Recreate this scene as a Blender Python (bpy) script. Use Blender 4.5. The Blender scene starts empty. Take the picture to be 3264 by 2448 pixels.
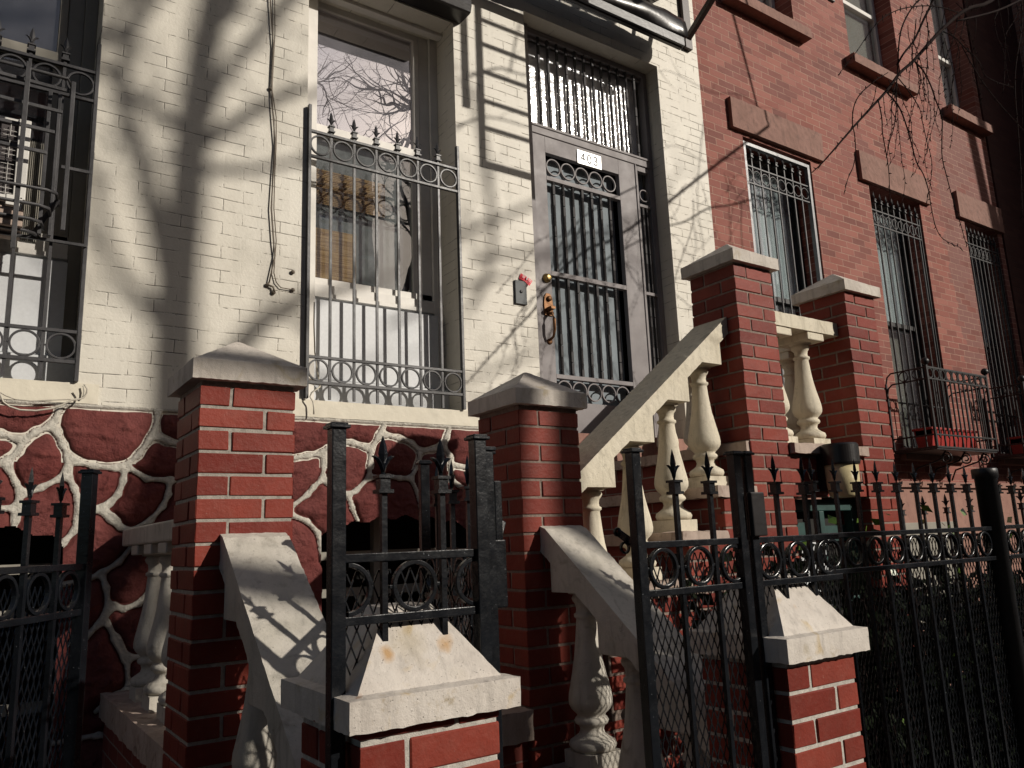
import bpy, math, random
import numpy as np
from mathutils import Vector, Matrix, noise
random.seed(7)
sc = bpy.context.scene
# ------------------------------------------------------------------ camera
CAM = np.array([0.0, 0.0, 1.55])
def _rot(a, p, ro):
    f = np.array([math.sin(a)*math.cos(p), math.cos(a)*math.cos(p), math.sin(p)])
    rt = np.array([math.cos(a), -math.sin(a), 0.0]); up = np.cross(rt, f)
    return np.array([rt*math.cos(ro)+up*math.sin(ro), -(-rt*math.sin(ro)+up*math.cos(ro)), f])
RC = _rot(0.6065, 0.19759, -0.03916); FPX = 2543.4
cam = bpy.data.cameras.new('camera'); camo = bpy.data.objects.new('camera', cam)
sc.collection.objects.link(camo); sc.camera = camo
M3 = Matrix([[RC[0][i], -RC[1][i], -RC[2][i]] for i in range(3)])
camo.matrix_world = Matrix.Translation(Vector(CAM)) @ M3.to_4x4()
cam.sensor_width = 36.0; cam.lens = FPX/3264*36; cam.clip_start = 0.05; cam.clip_end = 300
# ------------------------------------------------------------------ light
KX, KZ = .70, .56
SUNV = Vector((-KX, 1.0, -KZ)).normalized()
EL = math.asin(-SUNV.z); AZ = math.atan2(-SUNV.x, -SUNV.y)
w = bpy.data.worlds.new('World'); sc.world = w; w.use_nodes = True
nt = w.node_tree; nt.nodes.clear()
o_ = nt.nodes.new('ShaderNodeOutputWorld'); b_ = nt.nodes.new('ShaderNodeBackground'); s_ = nt.nodes.new('ShaderNodeTexSky')
s_.sky_type = 'NISHITA'; s_.sun_disc = False; s_.sun_elevation = EL; s_.sun_rotation = AZ; s_.dust_density = 2.0
nt.links.new(s_.outputs[0], b_.inputs[0]); b_.inputs[1].default_value = 0.065
nt.links.new(b_.outputs[0], o_.inputs[0])
sl = bpy.data.lights.new('sun', 'SUN'); sl.energy = 5.0; sl.angle = math.radians(0.53); sl.color = (1.0, 0.93, 0.83)
so = bpy.data.objects.new('sun', sl); sc.collection.objects.link(so)
so.rotation_euler = SUNV.to_track_quat('-Z', 'Y').to_euler()
sc.view_settings.view_transform = 'Standard'; sc.view_settings.look = 'None'
sc.view_settings.exposure = -0.30; sc.view_settings.gamma = 1.0
# ------------------------------------------------------------------ helpers
def ray(px, py): return RC.T @ np.array([px-1632.0, py-1224.0, FPX])
def P(px, py, ax='y', v=4.13):          # a point of the photograph on a wall plane, metres
    i = 'xyz'.index(ax); d = ray(px, py); t = (v-CAM[i])/d[i]
    return Vector(CAM+t*d)
def PD(px, py, dist):
    d = ray(px, py); d = d/np.linalg.norm(d); return Vector(CAM+d*dist)
def tag(o, label=None, cat=None, group=None, kind=None):
    if label: o['label'] = label
    if cat: o['category'] = cat
    if group: o['group'] = group
    if kind: o['kind'] = kind
    return o
ORG = {}
def thing(name, loc, label, cat, group=None):
    o = bpy.data.objects.new(name, None); sc.collection.objects.link(o)
    o.location = loc; o.empty_display_size = 0.1; ORG[o.name] = Vector(loc)
    return tag(o, label, cat, group)
class MB:
    def __init__(s): s.v = []; s.f = []; s.s = []
    def add(s, vs, fs, sm=False):
        b = len(s.v); s.v += [tuple(q) for q in vs]; s.f += [tuple(b+i for i in f) for f in fs]; s.s += [sm]*len(fs)
    def box(s, x0, x1, y0, y1, z0, z1):
        s.add([(x0,y0,z0),(x1,y0,z0),(x1,y1,z0),(x0,y1,z0),(x0,y0,z1),(x1,y0,z1),(x1,y1,z1),(x0,y1,z1)],
              [(0,3,2,1),(4,5,6,7),(0,1,5,4),(1,2,6,5),(2,3,7,6),(3,0,4,7)])
    def bar(s, p0, p1, w, h=None, up=(0,1,0), tw=0):
        h = h or w; p0 = Vector(p0); p1 = Vector(p1); d = (p1-p0).normalized(); u = Vector(up)
        a = d.cross(u)
        if a.length < 1e-4: a = d.cross(Vector((1,0,0)))
        a.normalize(); b = d.cross(a); a *= w/2; b *= h/2
        s.add([p0-a-b,p0+a-b,p0+a+b,p0-a+b,p1-a-b,p1+a-b,p1+a+b,p1-a+b],
              [(0,3,2,1),(4,5,6,7),(0,1,5,4),(1,2,6,5),(2,3,7,6),(3,0,4,7)])
    def tube(s, pts, r, n=6, sm=True):
        pts = [Vector(p) for p in pts]; R = r if isinstance(r, (list, tuple)) else [r]*len(pts)
        base = len(s.v); ref = Vector((0.13, 0.31, 0.94))
        for i, p in enumerate(pts):
            d = (pts[min(i+1, len(pts)-1)]-pts[max(i-1, 0)])
            if d.length < 1e-9: d = Vector((0,0,1))
            d.normalize(); a = d.cross(ref)
            if a.length < .1: a = d.cross(Vector((1,0,0)))
            a.normalize(); b = d.cross(a)
            for k in range(n):
                t = 2*math.pi*k/n; s.v.append(tuple(p+(a*math.cos(t)+b*math.sin(t))*R[i]))
        for i in range(len(pts)-1):
            for k in range(n):
                q = base+i*n; s.f.append((q+k, q+(k+1)%n, q+n+(k+1)%n, q+n+k)); s.s.append(sm)
        s.f.append(tuple(base+k for k in range(n))[::-1]); s.s.append(False)
        s.f.append(tuple(base+(len(pts)-1)*n+k for k in range(n))); s.s.append(False)
    def lathe(s, prof, cx, cy, z0, n=28, hard=False):
        base = len(s.v)
        for r, z in prof:
            for k in range(n):
                t = 2*math.pi*k/n; s.v.append((cx+r*math.cos(t), cy+r*math.sin(t), z0+z))
        for i in range(len(prof)-1):
            for k in range(n):
                q = base+i*n; s.f.append((q+k, q+(k+1)%n, q+n+(k+1)%n, q+n+k)); s.s.append(not hard)
        s.f.append(tuple(base+k for k in range(n))[::-1]); s.s.append(False)
        s.f.append(tuple(base+(len(prof)-1)*n+k for k in range(n))); s.s.append(False)
    def ring(s, c, R, wr, dp, u=(1,0,0), v=(0,0,1), n=36, a0=0, a1=2*math.pi):
        c = Vector(c); u = Vector(u).normalized(); v = Vector(v).normalized(); nn = u.cross(v)
        base = len(s.v); full = abs(a1-a0-2*math.pi) < 1e-6; m = n if full else n+1
        for k in range(m):
            t = a0+(a1-a0)*k/n; d = u*math.cos(t)+v*math.sin(t)
            for rr, dd in ((R-wr, -dp/2), (R, -dp/2), (R, dp/2), (R-wr, dp/2)): s.v.append(tuple(c+d*rr+nn*dd))
        for k in range(n):
            q = base+4*k; q2 = base+4*((k+1) % m)
            for j in range(4): s.f.append((q+j, q+(j+1)%4, q2+(j+1)%4, q2+j)); s.s.append(False)
    def prism(s, poly, ax, c0, c1):      # poly in the two other axes, extruded along ax
        def mk(a, b, c): return {'x': (c, a, b), 'y': (a, c, b), 'z': (a, b, c)}[ax]
        n = len(poly); vs = [mk(a, b, c0) for a, b in poly]+[mk(a, b, c1) for a, b in poly]
        s.add(vs, [tuple(range(n))[::-1], tuple(range(n, 2*n))]+[(i, (i+1)%n, n+(i+1)%n, n+i) for i in range(n)])
    def brick(s, c, h, nrm):             # small chamfered block; h = half sizes
        x0,x1,y0,y1,z0,z1 = c; e = 0.0025
        vs = []; 
        for (a,b,cc,d,g,k) in ((x0,x1,y0+e,y1-e,z0+e,z1-e),(x0+e,x1-e,y0,y1,z0+e,z1-e),(x0+e,x1-e,y0+e,y1-e,z0,z1)):
            vs += [(a,cc,g),(b,cc,g),(b,d,g),(a,d,g),(a,cc,k),(b,cc,k),(b,d,k),(a,d,k)]
        X,Y,Z = 0,8,16
        fs = [(X+0,X+4,X+7,X+3),(X+1,X+2,X+6,X+5),(Y+0,Y+1,Y+5,Y+4),(Y+2,Y+3,Y+7,Y+6),(Z+4,Z+5,Z+6,Z+7),(Z+0,Z+3,Z+2,Z+1)]
        for (i,j,A,B) in ((0,4,X,Y),(1,5,Y,X),(2,6,X,Y),(3,7,Y,X)): fs.append((A+i,B+i,B+j,A+j))
        for (i,j) in ((0,1),(2,3)): 
            fs.append((Y+i,Z+i,Z+j,Y+j)); fs.append((Y+i+4,Y+j+4,Z+j+4,Z+i+4))
        for (i,j) in ((1,2),(3,0)):
            fs.append((X+i,Z+i,Z+j,X+j)); fs.append((X+i+4,X+j+4,Z+j+4,Z+i+4))
        for i in range(8): fs.append((X+i,Y+i,Z+i))
        rb = random.Random(int(abs(x0*7919+y0*104729+z0*1299709))); vs = [(a+rb.uniform(-.0011,.0011), b+rb.uniform(-.0011,.0011), c_+rb.uniform(-.0011,.0011)) for a, b, c_ in vs]
        s.add(vs, fs)
    def build(s, name, mat, parent=None, bevel=0, label=None, kind=None, segs=2):
        me = bpy.data.meshes.new(name); org = Vector((0,0,0)); q = parent
        while q is not None:
            if q.name in ORG: org = ORG[q.name]; break
            q = q.parent
        me.from_pydata([tuple(Vector(a)-org) for a in s.v], [], s.f)
        me.polygons.foreach_set('use_smooth', s.s)
        me.materials.append(mat); me.update()
        o = bpy.data.objects.new(name, me); sc.collection.objects.link(o)
        if parent is not None: o.parent = parent
        import bmesh
        bm = bmesh.new(); bm.from_mesh(me); bmesh.ops.recalc_face_normals(bm, faces=bm.faces); bm.to_mesh(me); bm.free()
        if bevel:
            m = o.modifiers.new('bevel', 'BEVEL'); m.width = bevel; m.segments = segs; m.limit_method = 'ANGLE'; m.angle_limit = math.radians(40)
        if label: o['label'] = label
        if kind: o['kind'] = kind
        return o
def roughen(o, size=.03, amp=.0014, sc=38.0, low=0.0):
    import bmesh
    bm = bmesh.new(); bm.from_mesh(o.data)
    for _ in range(7):
        es = [e for e in bm.edges if e.calc_length() > size]
        if not es: break
        bmesh.ops.subdivide_edges(bm, edges=es, cuts=1, use_grid_fill=True)
    bmesh.ops.triangulate(bm, faces=bm.faces); bm.normal_update()
    zs = [v.co.z for v in bm.verts]; zmin = min(zs); off = Vector((o.name.__hash__() % 7, 3, 1))
    for v in bm.verts:
        p = v.co*sc+Vector((len(o.data.vertices), 0, 0)); n = noise.fractal(p, .8, 2.0, 3)
        a = amp*(1.0+(low if v.co.z < zmin+.004 else 0)); v.co += v.normal*n*a
    for f in bm.faces: f.smooth = True
    for e in bm.edges:
        if len(e.link_faces) == 2 and e.calc_face_angle(0) > .24: e.smooth = False
    bm.to_mesh(o.data); bm.free()
    for md in list(o.modifiers): o.modifiers.remove(md)
# ------------------------------------------------------------------ materials
class NT:
    def __init__(s, name):
        s.m = bpy.data.materials.new(name); s.m.use_nodes = True; s.t = s.m.node_tree; s.t.nodes.clear()
        s.out = s.n('ShaderNodeOutputMaterial'); s.b = s.n('ShaderNodeBsdfPrincipled'); s.l(s.b.outputs[0], s.out.inputs[0])
        s.tc = s.n('ShaderNodeTexCoord')
        g = s.n('ShaderNodeNewGeometry'); s.pos = g.outputs['Position']; s.geo = g
    def n(s, t, **k):
        q = s.t.nodes.new(t)
        for a, b in k.items(): setattr(q, a, b)
        return q
    def l(s, a, b): s.t.links.new(a, b)
    def noise(s, scale, detail=4, rough=.6, vec=None, dist=0.0):
        q = s.n('ShaderNodeTexNoise'); q.inputs['Scale'].default_value = scale; q.inputs['Detail'].default_value = detail
        q.inputs['Roughness'].default_value = rough; q.inputs['Distortion'].default_value = dist
        s.l(vec or s.pos, q.inputs['Vector']); return q.outputs['Fac']
    def ramp(s, fac, stops):
        q = s.n('ShaderNodeValToRGB'); e = q.color_ramp.elements
        while len(e) < len(stops): e.new(0.5)
        for i, (p, c) in enumerate(stops): e[i].position = p; e[i].color = (c if len(c) == 4 else (*c, 1)) if isinstance(c, tuple) else (c, c, c, 1)
        s.l(fac, q.inputs[0]); return q.outputs[0]
    def mix(s, fac, a, b, mode='MIX'):
        q = s.n('ShaderNodeMix', data_type='RGBA', blend_type=mode)
        for i, vv in ((0, fac), (6, a), (7, b)):
            if isinstance(vv, (int, float)): q.inputs[i].default_value = vv
            elif isinstance(vv, tuple): q.inputs[i].default_value = (*vv, 1) if len(vv) == 3 else vv
            else: s.l(vv, q.inputs[i])
        return q.outputs[2]
    def math(s, op, a, b=0.5, clamp=False):
        q = s.n('ShaderNodeMath', operation=op, use_clamp=clamp)
        for i, vv in enumerate((a, b)):
            if isinstance(vv, (int, float)): q.inputs[i].default_value = vv
            else: s.l(vv, q.inputs[i])
        return q.outputs[0]
    def bump(s, h, dist, strength=1.0, nrm=None):
        q = s.n('ShaderNodeBump'); q.inputs['Distance'].default_value = dist; q.inputs['Strength'].default_value = strength
        s.l(h, q.inputs['Height']); 
        if nrm is not None: s.l(nrm, q.inputs['Normal'])
        return q.outputs[0]
    def fin(s, col=None, rough=.7, metal=0, nrm=None, spec=.3, coat=0):
        b = s.b
        if isinstance(col, tuple): b.inputs['Base Color'].default_value = (*col, 1)
        elif col is not None: s.l(col, b.inputs['Base Color'])
        if isinstance(rough, (int, float)): b.inputs['Roughness'].default_value = rough
        else: s.l(rough, b.inputs['Roughness'])
        b.inputs['Metallic'].default_value = metal; b.inputs['Specular IOR Level'].default_value = spec
        b.inputs['Coat Weight'].default_value = coat
        if nrm is not None: s.l(nrm, b.inputs['Normal'])
        return s.m
def sepxz(k, a='X', b='Z', off=(0,0)):
    q = k.n('ShaderNodeSeparateXYZ'); k.l(k.pos, q.inputs[0]); c = k.n('ShaderNodeCombineXYZ')
    k.l(k.math('ADD', q.outputs[a], off[0]), c.inputs[0]); k.l(k.math('ADD', q.outputs[b], off[1]), c.inputs[1]); return c.outputs[0]
def simple(name, col, rough=.6, metal=0, spec=.3, nscale=30, var=.18, bump=.0006, coat=0):
    k = NT(name); n1 = k.noise(nscale, 5); 
    c = k.mix(k.ramp(n1, [(.3, 0.0), (.75, 1.0)]), tuple(x*(1-var) for x in col), tuple(min(1, x*(1+var)) for x in col))
    return k.fin(c, rough, metal, k.bump(k.noise(nscale*6, 3), bump), spec, coat)
M = {}
# cream painted brick
k = NT('cream_painted_brick')
v0 = sepxz(k, off=(0.0, -3.695+0.067*60))
wob = k.n('ShaderNodeTexNoise'); wob.inputs['Scale'].default_value = 5.5; wob.inputs['Detail'].default_value = 4; k.l(k.pos, wob.inputs['Vector'])
vm = k.n('ShaderNodeVectorMath', operation='MULTIPLY_ADD'); k.l(wob.outputs['Color'], vm.inputs[0]); vm.inputs[1].default_value = (.020,.016,0); k.l(v0, vm.inputs[2])
br = k.n('ShaderNodeTexBrick'); k.l(vm.outputs[0], br.inputs['Vector']); br.offset = .5
for a, b in (('Scale', 1), ('Mortar Size', .0017), ('Mortar Smooth', .35), ('Bias', 0), ('Brick Width', .208), ('Row Height', .067)): br.inputs[a].default_value = b
br2 = k.n('ShaderNodeTexBrick'); k.l(vm.outputs[0], br2.inputs['Vector']); br2.offset = .5
for a, b in (('Scale', 1), ('Mortar Size', .006), ('Mortar Smooth', 1), ('Bias', 0), ('Brick Width', .208), ('Row Height', .067)): br2.inputs[a].default_value = b
mask = k.ramp(k.noise(6.5, 6, .75), [(.48, 0.0), (.58, .85)])
crack = k.math('MULTIPLY', br.outputs['Fac'], mask)
gr = k.ramp(k.noise(1.3, 5, .65), [(.35, 0.0), (.7, 1.0)])
base = k.mix(gr, (.57, .53, .45), (.64, .605, .525))
base = k.mix(k.ramp(k.noise(55, 3), [(.62, 0.0), (.8, .25)]), base, (.40, .36, .28))
mp2 = k.n('ShaderNodeMapping'); mp2.inputs['Scale'].default_value = (7, 7, .8); k.l(k.pos, mp2.inputs[0])
base = k.mix(k.ramp(k.noise(1, 6, .7, vec=mp2.outputs[0]), [(.50, 0.0), (.80, .42)]), base, (.36, .335, .285))
base = k.mix(k.ramp(k.noise(2.4, 6, .75), [(.56, 0.0), (.66, .45)]), base, (.46, .43, .36))
chip = k.math('MULTIPLY', k.ramp(k.noise(34, 6, .8), [(.66, 0.0), (.70, 1.0)]), k.ramp(k.noise(2.9, 3), [(.52, 0.0), (.62, 1.0)]))
base = k.mix(k.math('MULTIPLY', chip, .55), base, (.22, .19, .15))
col = k.mix(crack, base, (.075, .06, .045))
h = k.math('SUBTRACT', k.math('ADD', k.math('MULTIPLY', k.noise(70, 5), .35), k.math('MULTIPLY', k.noise(12, 4), .5)), k.math('ADD', k.math('MULTIPLY', br2.outputs['Fac'], k.math('ADD', k.math('MULTIPLY', mask, .30), .05)), k.math('MULTIPLY', crack, 1.2)))
M['cream'] = k.fin(col, .5, 0, k.bump(h, .004), .35)
M['cream_plain'] = simple('cream_paint', (.63, .58, .47), .55, nscale=8, var=.08, bump=.0012)
# red stone and mortar by vertex mask
k = NT('painted_stone'); at = k.n('ShaderNodeAttribute', attribute_name='mask')
mm = k.ramp(at.outputs['Fac'], [(.42, 0.0), (.58, 1.0)])
n1 = k.noise(18, 6, .7); n2 = k.noise(3.0, 4)
red = k.mix(k.ramp(n1, [(.3, 0.0), (.7, 1.0)]), (.095, .022, .021), (.185, .050, .043))
red = k.mix(k.ramp(n2, [(.35, 0.0), (.7, .6)]), red, (.225, .078, .070))
mo = k.mix(k.ramp(k.noise(40, 5), [(.35, 0.0), (.65, 1.0)]), (.46, .43, .37), (.66, .62, .54))
edge = k.ramp(at.outputs['Fac'], [(.30, 0.0), (.44, 1.0), (.56, 0.0)])
c = k.mix(mm, red, mo); c = k.mix(k.math('MULTIPLY', edge, k.ramp(k.noise(11, 3), [(.45, 0.0), (.6, .8)])), c, (.03, .024, .016))
M['stone'] = k.fin(c, .62, 0, k.bump(k.math('ADD', k.noise(45, 6, .75), k.math('MULTIPLY', k.noise(150, 3), .3)), .014), .14)
# pier brick: colour varies per loose brick through a face attribute
def brick_geo(name, c0, c1, dirt=.25, rough=.5):
    k = NT(name); at = k.n('ShaderNodeAttribute', attribute_name='rnd')
    c = k.mix(at.outputs['Fac'], c0, c1)
    c = k.mix(k.ramp(k.noise(26, 5, .7), [(.48, 0.0), (.85, dirt)]), c, (.27, .13, .10))
    c = k.mix(k.ramp(k.noise(4.5, 6, .75), [(.45, 0.0), (.8, .6)]), c, (.085, .022, .016))
    c = k.mix(k.ramp(k.noise(75, 4, .8), [(.66, 0.0), (.72, .55)]), c, (.36, .27, .22))
    c = k.mix(k.ramp(k.noise(120, 2), [(.7, 0.0), (.78, .6)]), c, (.05, .02, .015))
    hh = k.math('ADD', k.noise(90, 5), k.math('MULTIPLY', k.noise(14, 3), .8))
    return k.fin(c, rough, 0, k.bump(hh, .0016), .14)
M['brick'] = brick_geo('red_pier_brick', (.150, .022, .015), (.245, .046, .030))
M['mortar'] = simple('mortar_joint', (.48, .45, .40), .9, nscale=60, var=.3, bump=.002)
M['mortar2'] = simple('brownish_mortar_joint', (.23, .175, .145), .9, nscale=60, var=.3, bump=.002)
M['mortar3'] = simple('greyed_mortar_joint', (.33, .30, .26), .9, nscale=60, var=.3, bump=.002)
# cast stone caps
def caststone(name, c0, c1, stain, pits=.12, rough=.75):
    k = NT(name); n1 = k.noise(5, 6, .65)
    c = k.mix(k.ramp(n1, [(.32, 0.0), (.68, 1.0)]), c0, c1)
    c = k.mix(k.ramp(k.noise(9, 3, .5, dist=1.5), [(.60, 0.0), (.72, .7)]), c, stain)
    mp = k.n('ShaderNodeMapping'); mp.inputs['Scale'].default_value = (38, 38, 5); k.l(k.pos, mp.inputs[0])
    c = k.mix(k.ramp(k.noise(1, 4, .6, vec=mp.outputs[0]), [(.52, 0.0), (.74, .5)]), c, tuple(x*.55 for x in c0))
    c = k.mix(k.ramp(k.noise(16, 6, .8), [(.58, 0.0), (.70, .55)]), c, tuple(x*.62 for x in stain))
    p = k.ramp(k.noise(230, 2), [(.68, 0.0), (.74, 1.0)])
    c = k.mix(k.math('MULTIPLY', p, .7), c, (.10, .09, .07))
    hh = k.math('SUBTRACT', k.math('ADD', k.noise(60, 6), k.math('MULTIPLY', k.noise(300, 2), .3)), k.math('MULTIPLY', p, .5))
    return k.fin(c, rough, 0, k.bump(hh, .0022), .25)
M['cap'] = caststone('cast_stone_cap', (.44, .39, .34), (.60, .55, .49), (.40, .33, .22))
M['cap_rust'] = caststone('rust_stained_cap', (.47, .42, .37), (.62, .57, .51), (.48, .36, .19))
kk = M['cap_rust'].node_tree
def rust(mat, spots, streaks):
    t = mat.node_tree; b = [n for n in t.nodes if n.type == 'BSDF_PRINCIPLED'][0]; src = b.inputs['Base Color'].links[0].from_socket
    g = t.nodes.new('ShaderNodeNewGeometry'); nz_ = t.nodes.new('ShaderNodeTexNoise'); nz_.inputs['Scale'].default_value = 22; nz_.inputs['Detail'].default_value = 5
    t.links.new(g.outputs['Position'], nz_.inputs['Vector']); va = t.nodes.new('ShaderNodeVectorMath'); va.operation = 'MULTIPLY_ADD'
    t.links.new(nz_.outputs['Color'], va.inputs[0]); va.inputs[1].default_value = (.05, .05, .05); 
    sb = t.nodes.new('ShaderNodeVectorMath'); sb.operation = 'SUBTRACT'; t.links.new(g.outputs['Position'], sb.inputs[0]); sb.inputs[1].default_value = (.025, .025, .025); t.links.new(sb.outputs[0], va.inputs[2])
    cur = src
    for (p, r, c, amt) in spots+streaks:
        d = t.nodes.new('ShaderNodeVectorMath'); d.operation = 'DISTANCE'; t.links.new(va.outputs[0], d.inputs[0]); d.inputs[1].default_value = p
        mr = t.nodes.new('ShaderNodeMapRange'); mr.inputs['From Min'].default_value = r; mr.inputs['From Max'].default_value = r*.35; t.links.new(d.outputs['Value'], mr.inputs['Value']); mr.inputs['To Max'].default_value = amt
        mx = t.nodes.new('ShaderNodeMix'); mx.data_type = 'RGBA'; t.links.new(mr.outputs[0], mx.inputs[0]); t.links.new(cur, mx.inputs[6]); mx.inputs[7].default_value = (*c, 1); cur = mx.outputs[2]
    t.links.new(cur, b.inputs['Base Color'])
def T9(u, v, y): return tuple(P(2176+u*.49186, 1632+v*.49186, 'y', y))
def T8(u, v, y): return tuple(P(1088+u*.49186, 1632+v*.49186, 'y', y))
RU_ = (.42, .23, .07); RG = (.36, .30, .20)
rust(M['cap_rust'], [(T8(275,935,1.42), .024, RU_, .8), (T8(640,880,1.43), .028, RU_, .85), (T8(120,1205,1.365), .012, (.25,.12,.05), .9)],
     [(T8(420,860,1.43), .045, RG, .5), (T8(520,1000,1.41), .03, RG, .35), (T8(760,1080,1.39), .03, RG, .35),
      (T9(680,650,1.43), .026, RU_, .6), (T9(720,700,1.42), .024, RG, .7), (T9(770,760,1.39), .022, RG, .6), (T9(780,620,1.44), .02, RU_, .5), (T9(800,880,1.345), .02, RG, .5)])
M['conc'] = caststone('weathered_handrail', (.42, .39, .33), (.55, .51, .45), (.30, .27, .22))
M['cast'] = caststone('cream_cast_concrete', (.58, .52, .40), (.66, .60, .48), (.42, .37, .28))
M['brownstone'] = caststone('brownstone_trim', (.20, .105, .080), (.27, .145, .115), (.14, .075, .06))
M['stucco'] = caststone('pink_brown_stucco', (.26, .135, .105), (.32, .175, .135), (.2, .11, .09))
M['tread'] = caststone('worn_stone_tread', (.34, .26, .21), (.48, .38, .32), (.14, .08, .06))
def iron(name, col, rough, spec=.5, speck=True):
    k = NT(name); n1 = k.noise(14, 5)
    c = k.mix(k.ramp(n1, [(.3, 0.0), (.8, 1.0)]), tuple(x*.6 for x in col), tuple(x*1.5 for x in col))
    if speck: c = k.mix(k.ramp(k.noise(160, 2), [(.735, 0.0), (.76, .5)]), c, (.30, .31, .33))
    return k.fin(c, k.ramp(k.noise(40, 4), [(.3, max(.05, rough-.05)), (.8, rough+.08)]), 0, k.bump(k.math('ADD', k.noise(45, 3), k.math('MULTIPLY', k.noise(150, 2), .4)), .0007), spec)
M['iron'] = iron('glossy_black_iron', (.006, .007, .009), .24, .5)
M['iron2'] = iron('weathered_grey_iron', (.045, .043, .045), .42, .4, False)
M['irondark'] = iron('black_painted_iron', (.012, .011, .012), .45, .4, False)
k = NT('grey_door_paint'); M['door'] = k.fin(k.mix(k.ramp(k.noise(3.5, 4), [(.3, 0.0), (.7, 1.0)]), (.180, .162, .163), (.235, .214, .213)), k.ramp(k.noise(9, 3), [(.3, .48), (.7, .62)]), 0, k.bump(k.noise(35, 4), .0008), .25)
M['doorbar'] = simple('grey_bar_paint', (.050, .047, .048), .6, spec=.15)
def glass(name, fr, refl, tr, haze=0.0):
    k = NT(name); k.t.nodes.remove(k.b)
    g = k.n('ShaderNodeBsdfGlossy'); g.inputs['Roughness'].default_value = 0; g.inputs['Color'].default_value = (.97, .95, 1.0, 1)
    t = k.n('ShaderNodeBsdfTransparent'); t.inputs['Color'].default_value = (*tr, 1)
    nb = k.bump(k.noise(1.3, 2), .010, .35); k.l(nb, g.inputs['Normal'])
    lw = k.n('ShaderNodeLayerWeight'); lw.inputs['Blend'].default_value = .35
    f = k.math('ADD', k.math('MULTIPLY', lw.outputs['Fresnel'], fr), refl, True)
    d = k.n('ShaderNodeBsdfDiffuse'); d.inputs['Color'].default_value = (.62, .60, .66, 1)
    hz = k.n('ShaderNodeMixShader'); k.l(k.math('MULTIPLY', k.ramp(k.noise(2.5, 5, .7), [(.3, .5), (.75, 1.3)]), haze), hz.inputs[0]); k.l(t.outputs[0], hz.inputs[1]); k.l(d.outputs[0], hz.inputs[2])
    mx = k.n('ShaderNodeMixShader'); k.l(f, mx.inputs[0]); k.l(hz.outputs[0], mx.inputs[1]); k.l(g.outputs[0], mx.inputs[2])
    k.l(mx.outputs[0], k.out.inputs[0]); return k.m
M['glass'] = glass('window_glass', .28, .06, (.88, .91, .90), .05)
M['glass_hi'] = glass('reflective_glass', .6, .50, (.6, .62, .66), .42)
M['frosted'] = simple('frosted_door_glass', (.21, .24, .26), .7, spec=.1, nscale=5, var=.16, bump=.0006)
M['rippled'] = simple('glare_white_rippled_glass', (.72, .73, .75), .12, spec=1.0, nscale=4, var=.12, bump=.004, coat=1)  # white base colour stands in for the sun's glare on the glass
M['white'] = simple('white_window_paint', (.66, .63, .58), .45, nscale=9, var=.08)
M['panel'] = simple('grey_white_panel', (.56, .57, .58), .4, nscale=60, var=.06, bump=.0005)
M['greyframe'] = simple('grey_brown_frame', (.27, .25, .21), .5, nscale=9, var=.1)
M['darkroom'] = simple('dark_interior', (.02, .018, .016), .9)
M['roomwall'] = simple('room_wall', (.22, .20, .17), .9)
M['curtain'] = simple('white_curtain', (.82, .88, .93), .8, nscale=4, var=.12)
M['ruffle'] = simple('grey_curtain_ruffle', (.33, .36, .38), .8, nscale=30, var=.4)
M['netcurtain'] = simple('dusty_net_curtain', (.27, .262, .27), .8, nscale=14, var=.35)
M['shade'] = simple('window_shade', (.42, .38, .34), .8, nscale=4, var=.05)
k = NT('bamboo_blind'); wv = k.n('ShaderNodeTexNoise'); wv.inputs['Scale'].default_value = 1
mp = k.n('ShaderNodeMapping'); mp.inputs['Scale'].default_value = (6, 6, 160); k.l(k.pos, mp.inputs[0]); k.l(mp.outputs[0], wv.inputs['Vector']); wv.inputs['Detail'].default_value = 2
M['blind'] = k.fin(k.mix(k.ramp(wv.outputs['Fac'], [(.35, 0.0), (.65, 1.0)]), (.30, .15, .06), (.62, .38, .19)), .6, 0, k.bump(wv.outputs['Fac'], .002))
M['ac'] = simple('white_plastic', (.62, .60, .56), .4, nscale=5, var=.05)
M['acdark'] = simple('ac_grille_dark', (.06, .05, .05), .6)
M['brass'] = simple('aged_brass', (.36, .26, .11), .38, .9, .4, 60, .25, .0005)
M['bronze'] = simple('bronze_handle', (.15, .075, .035), .5, .7, .3, 40, .3, .0008)
M['plate'] = simple('white_number_plate', (.80, .79, .75), .22, 0, .6, 5, .02, .0001)
M['ink'] = simple('plate_digit_grey', (.09, .09, .09), .5)
M['steel'] = simple('dull_steel_plate', (.085, .09, .092), .6, .2, .3, 6, .3, .0006)
M['redpaper'] = simple('red_flyer_paper', (.66, .03, .05), .5, nscale=20, var=.1)
M['whitepaper'] = simple('flyer_white_print', (.75, .70, .68), .6)
M['vinyl'] = simple('black_vinyl', (.011, .009, .009), .33, spec=.5, nscale=6, var=.3, bump=.0008)
M['awn_brown'] = simple('dark_brown_metal', (.045, .028, .024), .45, spec=.4)
M['wire'] = simple('painted_cable', (.16, .13, .10), .6)
M['wirew'] = simple('cream_cable', (.50, .46, .38), .5)
M['redplastic'] = simple('red_planter_plastic', (.34, .032, .026), .4, spec=.4)
M['green'] = simple('green_painted_frame', (.018, .052, .046), .5, nscale=12, var=.35)
M['lampglass'] = simple('yellowed_lamp_glass', (.55, .46, .26), .35, spec=.4, nscale=14, var=.25)
M['bark'] = simple('bark', (.10, .075, .06), .85, nscale=30, var=.4, bump=.004)
M['twig'] = simple('dark_twig', (.016, .009, .008), .9, spec=.08, nscale=40, var=.4)
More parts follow.
